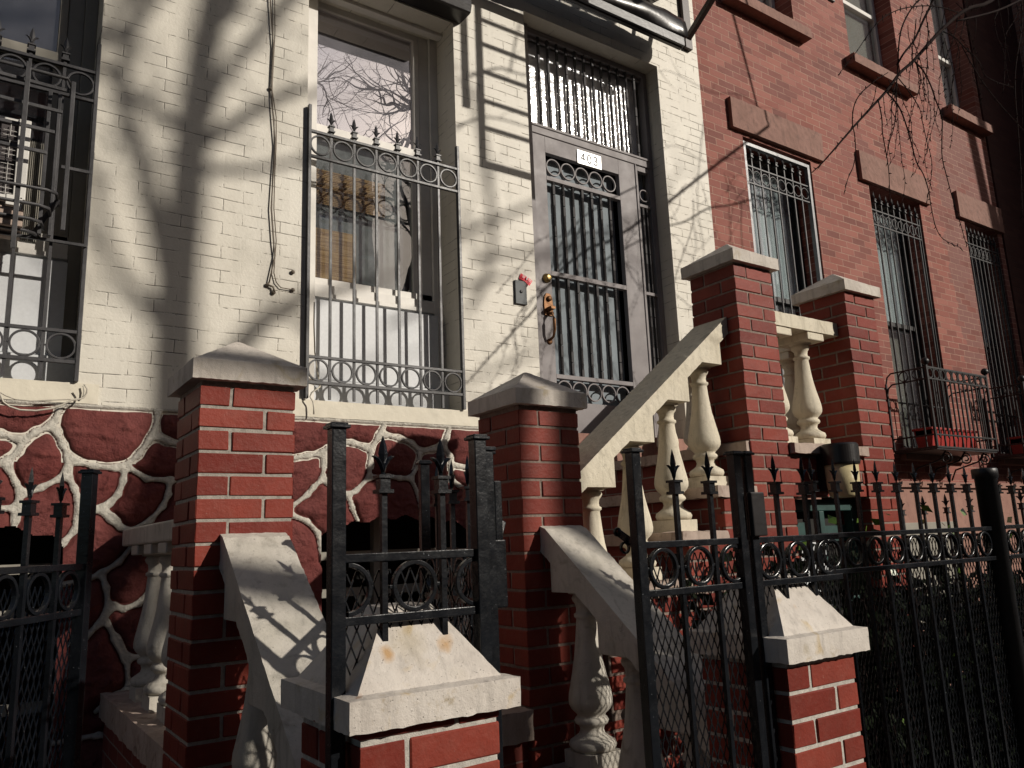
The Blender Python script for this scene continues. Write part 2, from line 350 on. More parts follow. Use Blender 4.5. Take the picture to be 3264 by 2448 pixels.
M['leaf'] = simple('shade_dark_ivy_leaf', (.008, .013, .005), .7, spec=.08, nscale=30, var=.35)  # near-black green carries the shade of the yard in its colour
M['leaf2'] = simple('lit_green_ivy_leaf', (.10, .17, .025), .35, spec=.5, nscale=30, var=.35)  # brighter copy of the leaf colour, standing in for sunlit leaves
M['soil'] = simple('dark_soil', (.03, .022, .016), .95, nscale=20, var=.4, bump=.01)
M['walk'] = simple('sidewalk_concrete', (.062, .060, .057), .85, nscale=14, var=.15, bump=.002)
M['asphalt'] = simple('asphalt', (.05, .05, .052), .85, nscale=40, var=.25, bump=.004)
def redwall(name, cols, mort, off=(0, 0), ax='X', bw=.208, patch=True):
    k = NT(name); v0 = sepxz(k, ax, 'Z', off)
    wob = k.n('ShaderNodeTexNoise'); wob.inputs['Scale'].default_value = 12; k.l(k.pos, wob.inputs['Vector'])
    vm = k.n('ShaderNodeVectorMath', operation='MULTIPLY_ADD'); k.l(wob.outputs['Color'], vm.inputs[0]); vm.inputs[1].default_value = (.008,.006,0); k.l(v0, vm.inputs[2])
    def bt(ms, sm):
        b = k.n('ShaderNodeTexBrick'); k.l(vm.outputs[0], b.inputs['Vector']); b.offset = .5
        for a, c in (('Scale', 1), ('Mortar Size', ms), ('Mortar Smooth', sm), ('Bias', 0), ('Brick Width', bw), ('Row Height', .067)): b.inputs[a].default_value = c
        b.inputs['Color1'].default_value = (0,0,0,1); b.inputs['Color2'].default_value = (1,1,1,1); b.inputs['Mortar'].default_value = (.5,.5,.5,1)
        return b
    b = bt(.0042, .35)
    cell = k.ramp(b.outputs['Color'], [(0.0, cols[0]), (.55, cols[1]), (1.0, cols[2])])
    c = k.mix(k.ramp(k.noise(2.2, 5, .7), [(.35, 0.0), (.75, .55)]), cell, cols[3])
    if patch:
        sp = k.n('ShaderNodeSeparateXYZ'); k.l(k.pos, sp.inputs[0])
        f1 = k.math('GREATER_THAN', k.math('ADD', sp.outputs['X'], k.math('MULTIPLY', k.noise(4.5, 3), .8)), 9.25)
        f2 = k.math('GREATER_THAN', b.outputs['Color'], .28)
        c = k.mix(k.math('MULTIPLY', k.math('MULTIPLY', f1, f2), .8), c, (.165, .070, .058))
    mf = k.math('MULTIPLY', b.outputs['Fac'], k.ramp(k.noise(3.5, 5, .7), [(.35, .35), (.6, 1.0)]))
    c = k.mix(mf, c, mort)
    hh = k.math('SUBTRACT', k.math('MULTIPLY', k.noise(60, 5), .5), k.math('MULTIPLY', b.outputs['Fac'], .6))
    return k.fin(c, .72, 0, k.bump(hh, .004), .25)
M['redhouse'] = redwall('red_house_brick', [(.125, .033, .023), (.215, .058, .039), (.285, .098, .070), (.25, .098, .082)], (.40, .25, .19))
M['stairbrick'] = redwall('stair_riser_brick', [(.16, .032, .022), (.20, .042, .03), (.24, .06, .045), (.18, .05, .04)], (.30, .27, .23), ax='Y', patch=False)
M['shadebrick'] = redwall('shade_darkened_brick', [(.05, .016, .013), (.06, .02, .016), (.075, .028, .022), (.055, .02, .017)], (.05, .03, .025), patch=False)  # maroon darkened so the shaded zone reads almost black
M['oppbrick'] = redwall('far_brick', [(.30, .12, .08), (.36, .16, .11), (.42, .22, .16), (.38, .2, .15)], (.45, .38, .33), patch=False)
# ================================================================== SETTING
FY = 4.13
m = MB(); m.box(-60, 80, -1.2, 30, -.1, 0); m.build('sidewalk', M['walk'], kind='structure')
m = MB(); m.box(-60, 80, -4.9, -1.2, -.22, -.13); m.build('road', M['asphalt'], kind='structure')
m = MB(); m.box(-60, 80, -60, -4.9, -.2, 0); m.build('far_sidewalk', M['walk'], kind='structure')
# ------------------------------------------------------------------ cream house
house = thing('row_house', (1.5, FY, 0), 'cream painted brick row house with red stone base and a grey steel door', 'house')
def wall_with_holes(name, mat, parent, x0, x1, z0, z1, y0, y1, holes):
    xs = sorted({x0, x1, *[h[0] for h in holes], *[h[1] for h in holes]}); zs = sorted({z0, z1, *[h[2] for h in holes], *[h[3] for h in holes]})
    m = MB()
    def solid(i, j):
        if i < 0 or j < 0 or i >= len(xs)-1 or j >= len(zs)-1: return False
        cx, cz = (xs[i]+xs[i+1])/2, (zs[j]+zs[j+1])/2
        return not any(h[0] < cx < h[1] and h[2] < cz < h[3] for h in holes)
    for i in range(len(xs)-1):
        for j in range(len(zs)-1):
            if not solid(i, j): continue
            a, b, c, d = xs[i], xs[i+1], zs[j], zs[j+1]
            m.add([(a,y0,c),(b,y0,c),(b,y0,d),(a,y0,d)], [(0,1,2,3)])
            m.add([(a,y1,c),(b,y1,c),(b,y1,d),(a,y1,d)], [(3,2,1,0)])
            if not solid(i-1, j): m.add([(a,y0,c),(a,y0,d),(a,y1,d),(a,y1,c)], [(0,1,2,3)])
            if not solid(i+1, j): m.add([(b,y0,c),(b,y1,c),(b,y1,d),(b,y0,d)], [(0,1,2,3)])
            if not solid(i, j-1): m.add([(a,y0,c),(a,y1,c),(b,y1,c),(b,y0,c)], [(0,1,2,3)])
            if not solid(i, j+1): m.add([(a,y0,d),(b,y0,d),(b,y1,d),(a,y1,d)], [(0,1,2,3)])
    return m.build(name, mat, parent)
LW = (-0.60, 0.405, 2.36, 5.02); CW = (1.49, 2.495, 2.36, 5.02); DR = (3.093, 4.436, 1.99, 5.345)
UPW = [(-.6, .4, 6.9, 9.0), (1.49, 2.49, 6.9, 9.0), (3.25, 4.25, 6.9, 9.0)]
wall_with_holes('wall', M['cream'], house, -3.2, 4.943, 2.262, 11.0, FY, FY+.34, [LW, CW, DR]+UPW)
for x0, x1 in ((LW[0]-.06, LW[1]+.09), (CW[0]-.07, CW[1]+.62)):
    m = MB(); m.box(x0, x1, FY-.012, FY+.16, 2.264, 2.358); roughen(m.build('sill', M['cream_plain'], house), .03, .0022, 18)
for i, (x0, x1, z0, z1) in enumerate(UPW):
    m = MB(); m.box(x0, x1, FY+.2, FY+.24, z0, z1); m.build('window', M['glass_hi'], house)
m = MB(); m.box(-3.2, 4.9, FY+.9, FY+8, 0, 11); m.build('rear_wall', M['darkroom'], house)
m = MB(); m.box(-3.2, 4.94, FY-.35, FY+.34, 11.0, 11.6); m.build('cornice', M['awn_brown'], house, bevel=.04)
# --- stone base: mortar lines traced as a network, stones bulge between them
def L(o, s, pts): return [P(o[0]+a*s, o[1]+b*s) for a, b in pts]
A1 = ((0, 1240), .25316); A2 = ((0, 1620), .25316); A3 = ((980, 1300), .3255); A4 = ((300, 1900), .33035)
NET = [(A1, [(-90,560),(0,570),(210,625),(310,640),(450,540),(620,470),(690,400),(750,240),(790,150)]),
 (A1, [(310,640),(230,780),(120,890),(110,1000),(200,1180),(260,1290),(230,1450),(200,1659)]), (A1, [(110,900),(40,930),(-80,960)]),
 (A1, [(640,470),(720,540),(790,700),(860,860),(960,910),(1180,970),(1450,990),(1560,980),(1740,830),(1880,640),(1960,500),(1985,300),(2010,200)]),
 (A1, [(860,860),(850,1020),(750,1130),(520,1240),(330,1310),(260,1290)]), (A1, [(850,1020),(870,1120),(940,1250),(985,1400),(990,1560),(960,1640)]),
 (A1, [(1570,990),(1550,1150),(1490,1320),(1380,1440),(1280,1500),(1150,1530),(1000,1500)]), (A1, [(1640,1000),(1850,1130),(2140,1150),(2400,1130)]),
 (A1, [(1920,600),(2010,610),(2100,660),(2400,740)]), (A1, [(1280,1500),(1400,1610),(1480,1659)]),
 (A1, [(2140,1150),(2120,1320),(2050,1480),(1900,1650),(1650,1790)]), (A2, [(-20,0),(210,0),(170,260)]),
 (A2, [(1250,10),(1400,140),(1520,240),(1640,280)]), (A2, [(990,120),(930,290),(800,430),(700,560)]),
 (A2, [(1640,500),(1500,680),(1280,820),(1100,900),(800,960)]), (A2, [(1280,830),(1340,1000),(1360,1250),(1250,1450),(1080,1620),(900,1700)]),
 (A2, [(1340,1330),(1440,1230),(1560,1270),(1750,1200),(1900,1010),(2100,800)]), (A2, [(1350,1440),(1450,1640),(1560,1900)]),
 (A4, [(220,400),(320,590),(330,900),(200,960),(20,1110)]), (A4, [(330,590),(600,590)]), (A4, [(330,900),(600,1000)]),
 (A3, [(-300,520),(0,470),(130,450),(200,400),(350,340),(440,345),(560,385),(620,400),(700,270),(760,140)]),
 (A3, [(150,450),(160,560),(150,690),(60,780),(0,850),(-200,1000)]), (A3, [(150,690),(200,730),(280,800),(400,850)]),
 (A3, [(620,400),(610,560),(600,680),(480,810),(400,850),(440,980),(495,1110)]), (A3, [(700,280),(760,270),(900,300),(1020,350),(1100,430),(1080,560),(1010,690),(900,690),(790,670),(620,680)]),
 (A3, [(1100,430),(1230,410),(1320,370),(1360,280),(1400,150)]), (A3, [(1320,370),(1400,480),(1400,680),(1480,760),(1600,830),(1750,850)]),
 (A3, [(1010,690),(1090,860),(1120,1090)]), (A3, [(1400,680),(1330,760)]), (A3, [(1400,560),(1600,600),(1800,560)]), (A3, [(1590,820),(1590,1150),(1640,1400)]),
 (A3, [(0,1110),(110,1230),(140,1500)]), (A3, [(-250,700),(-150,1050),(0,1110)])]
segs = []
for (o, s), pts in NET:
    q = L(o, s, pts)
    for a, b in zip(q, q[1:]): segs.append((a.x, a.z, b.x, b.z))
rs = random.Random(3)
def fill(x0, x1, z0, z1, sx, sz):       # crazy-paving cells where the photograph shows nothing
    nx = int((x1-x0)/sx); nz = int((z1-z0)/sz); g = {}
    for i in range(nx+1):
        for j in range(nz+1): g[i, j] = (x0+sx*(i+(.5 if j % 2 else 0))+rs.uniform(-.05, .05), z0+sz*j+rs.uniform(-.04, .04))
    for i in range(nx+1):
        for j in range(nz+1):
            if (i+1, j) in g: segs.append((*g[i, j], *g[i+1, j]))
            k = (i+(1 if j % 2 else 0), j+1)
            if k in g and (i*7+j*3) % 4: segs.append((*g[i, j], *g[k]))
fill(-3.2, -.35, .1, 2.2, .36, .26); fill(-.3, 3.1, .05, .85, .34, .24); fill(2.75, 3.1, .9, 2.2, .3, .3)
S = np.array(segs)
gx0, gx1, gz0, gz1, st = -1.0, 2.95, 0.1, 2.262, .0062
nx = int((gx1-gx0)/st)+1; nz = int((gz1-gz0)/st)+1
X, Z = np.meshgrid(np.linspace(gx0, gx1, nx), np.linspace(gz0, gz1, nz))
dist = np.full(X.shape, 9.0); inv = np.zeros(X.shape)
for a, b, c, d in S:
    dx, dz = c-a, d-b; l2 = dx*dx+dz*dz+1e-9
    t = np.clip(((X-a)*dx+(Z-b)*dz)/l2, 0, 1); q = np.hypot(X-a-t*dx, Z-b-t*dz)
    dist = np.minimum(dist, q); inv += np.exp(-q/.0080)
sm = -.0080*np.log(inv+1e-14)           # smooth union widens the joints where they meet
sm = np.minimum(sm, (gz1-.004)-Z)
WOB = np.zeros(X.shape); BIG = np.zeros(X.shape); RGH = np.zeros(X.shape)
for j in range(nz):
    for i in range(nx):
        x, z = X[j, i], Z[j, i]
        WOB[j, i] = noise.noise((x*14, z*14, 1)); BIG[j, i] = noise.noise((x*5, z*5, 7)); RGH[j, i] = noise.fractal((x*16+3*noise.noise((x*3,z*3,5)), z*22, 3), .75, 2.1, 6)
hw = .0115+WOB*.003
e = sm-hw
bul = 1-np.exp(-np.clip(e, 0, None)/.030)
hgt = np.where(e > 0, -.006+bul*(.030+.014*BIG)+(RGH+.9*np.abs(RGH))*.0085*bul, .007+RGH*.0028+.0015*WOB)
crev = np.exp(-((e-.005)/.006)**2)*.009
hgt = hgt-crev
def arch(x, z):
    for cx, hw_ in ((-.08, .475), (2.066, .475)):
        if abs(x-cx) < hw_:
            if .55 < z < 1.60+.12*math.sqrt(max(0, 1-((x-cx)/hw_)**2))+.012*math.sin(x*40): return True
    return False
vs = np.stack([X, FY-.004-hgt, Z], -1).reshape(-1, 3)
fs = []
for j in range(nz-1):
    for i in range(nx-1):
        if arch(X[j, i]+st/2, Z[j, i]+st/2): continue
        q = j*nx+i; fs.append((q, q+1, q+nx+1, q+nx))
me = bpy.data.meshes.new('stone_base'); o = bpy.data.objects.new('stone_base', me); sc.collection.objects.link(o); o.parent = house
me.from_pydata([tuple(v) for v in (vs-np.array([1.5, FY, 0]))], [], fs)
me.attributes.new('mask', 'FLOAT', 'POINT').data.foreach_set('value', np.clip(.5-e/.012, 0, 1).astype(np.float32).reshape(-1))
me.polygons.foreach_set('use_smooth', [True]*len(fs)); me.materials.append(M['stone']); me.update()
# basement window openings
for cx in (-.08, 2.066):
    m = MB(); m.box(cx-.5, cx+.5, FY+.5, FY+.52, .3, 2.0); m.box(cx-.5, cx-.47, FY+.05, FY+.5, .3, 2.0); m.box(cx+.47, cx+.5, FY+.05, FY+.5, .3, 2.0); m.box(cx-.5, cx+.5, FY+.05, FY+.5, .3, .52)
    m.build('basement_opening', M['darkroom'], house)
    m = MB(); 
    for zz in (1.50, 1.30, .9): m.box(cx-.47, cx+.47, FY+.16, FY+.2, zz, zz+.045)
    m.box(cx-.1, cx-.05, FY+.15, FY+.2, .52, 1.9); m.build('basement_window_frame', M['greyframe'], house)
for x0, x1 in ((-3.2, -1.3), (3.1, 4.94)):
    m = MB(); m.box(x0, x1, FY-.01, FY+.2, 0, 2.262); m.build('base_wall', M['stucco'], house)
# ------------------------------------------------------------------ iron parts
def finial(m, x, y, tip, s=1.0, u=(1, 0, 0)):
    u = Vector(u).normalized(); n = u.cross(Vector((0, 0, 1)))
    def pt(a, b, z): return Vector((x, y, tip))+u*a*s+n*b*s+Vector((0, 0, z*s))
    prof = [(.0045, -.078), (.0045, -.058), (.008, -.048), (.0105, -.036), (.007, -.018), (.0006, 0)]
    vs = []; fs = []
    for r, z in prof: vs += [pt(r, 0, z), pt(0, r*.62, z), pt(-r, 0, z), pt(0, -r*.62, z)]
    for i in range(len(prof)-1):
        for k in range(4): fs.append((4*i+k, 4*i+(k+1)%4, 4*i+4+(k+1)%4, 4*i+4+k))
    m.add(vs, fs)
    for sg in (-1, 1):
        pth = [(.001, -.070), (.005, -.056), (.011, -.047), (.018, -.042), (.0245, -.041)]; w_ = [.0065, .0075, .006, .0042, .0007]
        vs = []; fs = []
        for (a, z), r in zip(pth, w_): vs += [pt(sg*(a+r*.4), 0, z-r*.7), pt(sg*a, .005*min(1, r/.005), z), pt(sg*(a-r*.4), 0, z+r*.7), pt(sg*a, -.005*min(1, r/.005), z)]
        for i in range(4):
            for k in range(4): fs.append((4*i+k, 4*i+(k+1)%4, 4*i+4+(k+1)%4, 4*i+4+k))
        fs.append((16, 17, 18, 19)); m.add(vs, fs)
    def sq(r, z0, z1):
        vs = [pt(a*r, b*r, z) for z in (z0, z1) for a, b in ((-1,-1),(1,-1),(1,1),(-1,1))]
        m.add(vs, [(0,3,2,1),(4,5,6,7),(0,1,5,4),(1,2,6,5),(2,3,7,6),(3,0,4,7)])
    sq(.0150, -.084, -.078); sq(.0105, -.106, -.084); sq(.0155, -.113, -.106)
def picket(parent, x, y, z0, tip, wd, mat, s=1.0, u=(1,0,0)):
    m = MB(); zt = tip-.112*s
    m.bar((x, y, z0), (x, y, zt), wd, wd, u); finial(m, x, y, tip, s, u)
    return m.build('picket', mat, parent)
def ringo(parent, c, R, wr, dp, mat, u=(1,0,0), studs=True, a0=0, a1=2*math.pi):
    m = MB(); m.ring(c, R, wr, dp, u, (0,0,1), 40, a0, a1)
    U = Vector(u).normalized()
    if studs:
        for sg in (-1, 1):
            if a0 == 0: m.bar(Vector(c)+U*sg*(R-.001), Vector(c)+U*sg*(R+.0065), .008, .007, (0,0,1))
    return m.build('ring', mat, parent, bevel=.0012)
def railo(parent, p0, p1, w_, h_, mat, name='rail'):
    m = MB(); m.bar(p0, p1, h_, w_, (0, 0, 1)); return m.build(name, mat, parent, bevel=.0015)
def meshpanel(parent, p0, u, wd, z0, z1, mat, w_=.0225, h_=.054):
    m = MB(); u = Vector(u).normalized(); n = int(wd/w_); nr = int((z1-z0)/(h_/2)); p0 = Vector(p0); nn = u.cross(Vector((0,0,1)))
    for i in range(n+1):
        pr = None
        for j in range(nr+1):
            for sg in (1,):
                off = (w_/2 if (j % 2) else 0)
            a = i*w_; x1 = a+(w_*.5 if j % 2 else 0); x2 = a-(w_*.5 if j % 2 else 0)
            z = z0+j*h_/2
            cur = (p0+u*min(max(x1, 0), wd)+Vector((0,0,z)), p0+u*min(max(x2, 0), wd)+Vector((0,0,z)))
            if pr:
                for q in (0, 1):
                    if (cur[q]-pr[q]).length > .01 and abs((cur[q]-pr[q]).dot(u)) > .001: m.bar(pr[q]+nn*.0008*(1 if q else -1), cur[q]+nn*.0008*(1 if q else -1), .0026, .0022, nn)
            pr = cur
    o = m.build('mesh_panel', mat, parent); return o
def post(parent, x, y, z0, z1, wd, mat, cap=True, u=(1,0,0)):
    m = MB(); m.bar((x, y, z0), (x, y, z1-.008), wd, wd, u)
    if cap:
        m.bar((x, y, z1-.011), (x, y, z1-.004), wd+.013, wd+.013, u)
        m.bar((x, y, z1-.004), (x, y, z1), wd+.006, wd+.006, u)
    return m.build('post', mat, parent, bevel=.0018)
# ------------------------------------------------------------------ window grilles of the cream house
def wgrille(dx, label, cage=False):
    g = None
    x0, x1, y = 1.495+dx, 2.488+dx, 4.11
    m = MB(); m.box(x0-.008, x0+.010, y-.014, y+.014, 2.362, 4.10); m.box(x1-.010, x1+.008, y-.014, y+.014, 2.362, 4.10); m.box(x0+.010, x1-.010, y-.010, y+.006, 2.444, 2.462)
    par = m.build('window_grille', M['iron2'], house, bevel=.002, label=label)
    xs = [1.630, 1.774, 1.917, 2.060, 2.199, 2.344]
    for z in (3.938, 3.782, 2.596): railo(par, (x0, y-.002, z), (x1, y-.002, z), .016, .018, M['iron2'])
    for x in xs: picket(par, x+dx, y+.004, 2.364, 4.095, .0135, M['iron2'], 1.18)
    cs = [1.562]+[(a+b)/2 for a, b in zip(xs, xs[1:])]+[2.416]
    for x in cs:
        for z in (3.860, 2.5245): ringo(par, (x+dx, y-.001, z), .0625, .0095, .013, M['iron2'])
    return par
wgrille(0, 'grey iron grille over the centre window')
gl = wgrille(-2.09, 'grey iron grille over the left window with a bulged cage', True)
# cage of the left grille bulging round the air conditioner
cg = MB(); yb, yf = 4.10, 3.93
for z0, kx in ((3.735, .27), (3.62, .25), (3.51, .225), (3.40, .20)):
    cg.bar((-.6, yf+.02, z0), (kx, yf+.05, z0), .012, .016, (0,0,1))
cg.tube([(-.6, yf+.01, 3.78), (.26, yf+.01, 3.775), (.285, 4.0, 3.77), (.29, 4.10, 3.77)], .009, 6)
for x in (.285,): cg.box(x-.008, x+.010, 3.95, 3.965, 3.03, 3.775)
for x in (.10,): cg.box(x-.010, x+.010, yf-.012, yf+.006, 2.9, 3.80)
for x in (.20, .24): cg.box(x-.008, x+.008, 4.05, 4.065, 3.03, 3.75)
for x in (-.25, -.08): cg.box(x-.007, x+.007, yf+.01, yf+.024, 3.1, 3.78)
for z0, yy, kx in ((3.19, yf-.02, .25), (3.12, yf, .225), (3.06, yf+.03, .20), (3.02, yf+.08, .18)):
    cg.tube([(-.6, yy, z0), (kx-.04, yy, z0), (kx, yy+.03, z0+.004), (kx+.02, 4.10, z0+.01)], .008, 6)
cg.bar((.265, 4.02, 3.20), (.17, 4.09, 3.02), .02, .014, (0,1,0))
cg.bar((.27, 4.10, 3.40), (.40, 4.10, 3.40), .012, .016, (0,0,1)); cg.bar((-.6, 4.09, 3.02), (.40, 4.09, 3.02), .012, .014, (0,0,1))
cg.build('cage', M['iron2'], gl, bevel=.001)
# ------------------------------------------------------------------ windows of the cream house
def cwindow(dx, ac):
    m = MB(); a, b = 1.49+dx, 2.495+dx; gm = M['white'] if not ac else M['greyframe']
    m.box(a, a+.115, 4.28, 4.42, 2.362, 5.02); m.box(b-.06, b, 4.36, 4.46, 2.362, 5.02); m.box(b-.135, b-.06, 4.38, 4.46, 2.362, 5.02)
    m.box(a+.115, b-.135, 4.385, 4.45, 4.975, 5.02); m.box(a, b, 4.27, 4.33, 4.995, 5.02)
    fr = m.build('window', gm, house, bevel=.004)
    m = MB(); m.box(a+.117, b-.137, 4.372, 4.43, 4.100, 4.154); m.box(a+.117, a+.150, 4.376, 4.43, 4.154, 4.974); m.box(a+.119, a+.150, 4.405, 4.44, 3.15, 4.10); m.box(b-.185, b-.137, 4.405, 4.44, 3.15, 4.10); m.box(b-.175, b-.137, 4.376, 4.43, 4.154, 4.974)
    m.build('sash', gm, fr, bevel=.003)
    m = MB()
    for k, (z0, z1, y) in enumerate(((3.112, 3.155, 4.380), (3.056, 3.110, 4.362), (3.028, 3.054, 4.352))): m.box(a+.117, b-.06, y, 4.46, z0, z1)
    m.build('bottom_rail', M['white'], fr, bevel=.002)
    m = MB(); m.box(a+.117, b-.06, 4.312, 4.37, 2.521, 2.998); m.box(a, b, 4.295, 4.40, 2.362, 2.516); m.box(a+.117, b-.06, 4.375, 4.40, 2.99, 3.03); m.build('lower_panel', M['panel'], fr, bevel=.002)
    m = MB(); m.box(a+.14, b-.16, 4.404, 4.408, 4.150, 4.98); m.build('upper_pane', M['glass_hi'] if not ac else M['glass'], fr)
    m = MB(); m.box(a+.14, b-.17, 4.415, 4.419, 3.15, 4.105); m.build('lower_pane', M['glass'], fr)
    m = MB(); m.box(a-.3, b+.2, 4.9, 4.92, 2.3, 5.3); m.build('room_back', M['roomwall'] if not ac else M['darkroom'], fr)
    return fr
fr = cwindow(0, False)
m = MB(); 
for k in range(40): 
    z = 3.655+k*.0058+.0; m.box(1.62, 2.13, 4.436+.003*(k % 2), 4.440+.003*(k % 2), z, z+.0056)
m.build('bamboo_blind', M['blind'], fr)
m = MB(); m.box(1.61, 2.26, 4.452, 4.456, 3.1, 4.11); m.build('curtain', M['netcurtain'], fr)
m = MB(); m.box(1.62, 1.93, 4.446, 4.450, 3.12, 3.50); m.build('cardboard', M['blind'], fr)
fl = cwindow(-2.09, True)
# air conditioner in the left window
ac = thing('air_conditioner', (-.1, 4.1, 3.16), 'white framed air conditioner jutting from the left window behind its cage', 'air conditioner')
m = MB(); m.box(-.52, .10, 4.065, 4.5, 3.17, 3.545); m.build('casing', M['acdark'], ac)
m = MB(); m.box(-.54, .12, 4.05, 4.075, 3.545, 3.57); m.box(.086, .134, 4.04, 4.075, 3.175, 3.57); m.box(-.54, .125, 4.04, 4.075, 3.165, 3.187); m.box(.06, .115, 4.035, 4.06, 3.14, 3.19)
m.build('front_frame', M['ac'], ac, bevel=.003)
m = MB()
for k in range(14): m.box(-.5, .085, 4.052, 4.056, 3.20+k*.0235, 3.2018+k*.0235)
for x in (.055, -.06, -.2): m.box(x, x+.002, 4.048, 4.052, 3.19, 3.535)
m.build('louvre', M['ac'], ac)
m = MB(); m.box(.13, .20, 4.24, 4.26, 3.05, 3.56); 
for k in range(9): m.box(.132+k*.008, .135+k*.008, 4.225, 4.245, 3.05, 3.56)
m.build('side_curtain', M['greyframe'], ac)
m = MB(); m.box(-.55, .13, 4.0, 4.2, 3.03, 3.06); m.box(-.5, .05, 3.98, 4.2, 3.075, 3.11); m.box(-.55, .13, 3.97, 4.0, 3.02, 3.10); m.build('support_board', M['tread'], ac, bevel=.004)
# hood over centre window
m = MB(); m.prism([(4.13, 5.03), (4.0, 5.025), (3.985, 5.03), (3.97, 5.075), (3.975, 5.13), (4.0, 5.16), (4.13, 5.20)], 'x', 1.40, 2.55)
m.build('window_hood', M['vinyl'], house, bevel=.004)
# ------------------------------------------------------------------ front door
dy = 4.27
m = MB()
m.box(3.093, 3.205, dy-.035, dy+.06, 1.99, 5.345); m.box(4.395, 4.436, dy-.01, dy+.06, 1.99, 5.345)
m.box(3.205, 4.395, dy-.02, dy+.06, 4.48, 4.555); m.box(3.205, 4.395, dy-.028, dy-.02, 4.535, 4.555); m.box(3.205, 4.395, dy-.01, dy+.06, 5.30, 5.345)
m.box(4.222, 4.236, dy-.02, dy+.06, 1.99, 4.48)
dfr = m.build('door_frame', M['door'], house, bevel=.004)
m = MB()
for x0, x1, z0, z1 in ((3.207,3.331,1.995,4.478), (4.048,4.220,1.995,4.478), (3.331,4.048,4.350,4.478), (3.331,4.048,1.995,2.500),
                       (3.331,4.048,4.135,4.168), (3.331,4.048,3.405,3.440), (3.331,4.048,2.660,2.690)):
    m.box(x0, x1, dy-.012, dy+.03, z0, z1)
dl = m.build('front_door', M['door'], house, bevel=.002)
def twist(par, x, y, z0, z1, s=.020, ph=0):
    m = MB(); z = z0; i = 0; n = int((z1-z0)/.0065); r = s*.7; prev = None
    for k in range(n+1):
        zz = z0+(z1-z0)*k/n; cyc = (zz*3.1+ph) % 1.0; a = .785
        tw = max(0.0, min(1.0, (cyc-.25)/.5)); a += tw*math.pi*5
        rr = r*(1.0 if not (.25 < cyc < .75) else .95)
        m.v += [(x+rr*math.cos(a+q*math.pi/2), y+rr*math.sin(a+q*math.pi/2), zz) for q in range(4)]
        if k:
            b = 4*(k-1)
            for q in range(4): m.f.append((b+q, b+(q+1)%4, b+4+(q+1)%4, b+4+q)); m.s.append(False)
    return m.build('twisted_bar', M['doorbar'], par)
for i in range(7):
    x = 3.399+i*.0905
    twist(dl, x, dy+.004, 2.69, 3.405, ph=i*.37); twist(dl, x, dy+.004, 3.44, 4.135, ph=i*.21+.5)
for k in range(5):
    for z in (4.25, 2.585): ringo(dl, (3.405+k*.1355, dy+.002, z), .0665, .009, .016, M['door'])
m = MB(); m.box(3.331, 4.048, dy+.075, dy+.085, 2.50, 4.35); m.build('door_glass', M['frosted'], dl)
m = MB(); m.box(3.628, 3.868, dy-.020, dy-.012, 4.338, 4.452); pl = m.build('number_plate', M['plate'], dl, bevel=.003)
def digit(m, ch, cx, cz, h):
    y = dy-.0215; w_ = .0095
    def st(pts):
        for a, b in zip(pts, pts[1:]): m.bar((cx+a[0]*h, y, cz+a[1]*h), (cx+b[0]*h, y, cz+b[1]*h), w_, .002, (0,1,0))
    if ch == '4': st([(.12,-.5), (.12,.5), (-.25,-.15), (.28,-.15)])
    if ch == '0': st([(.26*math.cos(t*.524), .5*math.sin(t*.524)) for t in range(13)])
    if ch == '3': st([(-.22,.36),(-.05,.5),(.15,.44),(.22,.28),(.12,.08),(-.04,.03),(.14,-.04),(.24,-.24),(.14,-.44),(-.06,-.5),(-.24,-.36)])
m = MB()
for i, ch in enumerate('403'): digit(m, ch, 3.683+i*.062, 4.395, .068)
m.build('house_number', M['ink'], pl)
m = MB()
prof = [(.0, 0), (.034, 0), (.034, .006), (.028, .012), (.029, .018), (.024, .022), (.024, .030), (.015, .033), (0.0005, .034)]
def lathe_y(m, prof, cx, y0, cz, n=24):
    b = len(m.v)
    for r, d in prof:
        for k in range(n): t = 2*math.pi*k/n; m.v.append((cx+r*math.cos(t), y0-d, cz+r*math.sin(t)))
    for i in range(len(prof)-1):
        for k in range(n): q = b+i*n; m.f.append((q+k, q+(k+1)%n, q+n+(k+1)%n, q+n+k)); m.s.append(True)
lathe_y(m, prof, 3.285, dy-.012, 3.375); m.build('deadbolt', M['brass'], dl)
m = MB(); hx = 3.285
m.prism([(hx-.036,3.10),(hx+.036,3.10),(hx+.040,3.18),(hx+.034,3.235),(hx+.016,3.262),(hx-.016,3.262),(hx-.034,3.235),(hx-.040,3.18)], 'y', dy-.022, dy-.012)
m.tube([(hx,dy-.02,3.115),(hx,dy-.062,3.105),(hx,dy-.078,3.06),(hx,dy-.078,2.99),(hx,dy-.060,2.94),(hx,dy-.02,2.925)], [.011,.012,.012,.011,.009,.010], 10)
lathe_y(m, [(.001,0),(.022,0),(.021,.008),(.012,.012),(.0005,.012)], hx, dy-.012, 2.915, 16)
lathe_y(m, [(.001,0),(.019,0),(.019,.016),(.014,.02),(.0005,.02)], hx+.004, dy-.020, 3.222, 18)
m.prism([(hx-.016,3.135),(hx+.016,3.135),(hx+.022,3.15),(hx+.016,3.158),(hx-.016,3.158),(hx-.022,3.15)], 'y', dy-.075, dy-.02)
m.build('door_handle', M['bronze'], dl, bevel=.002)
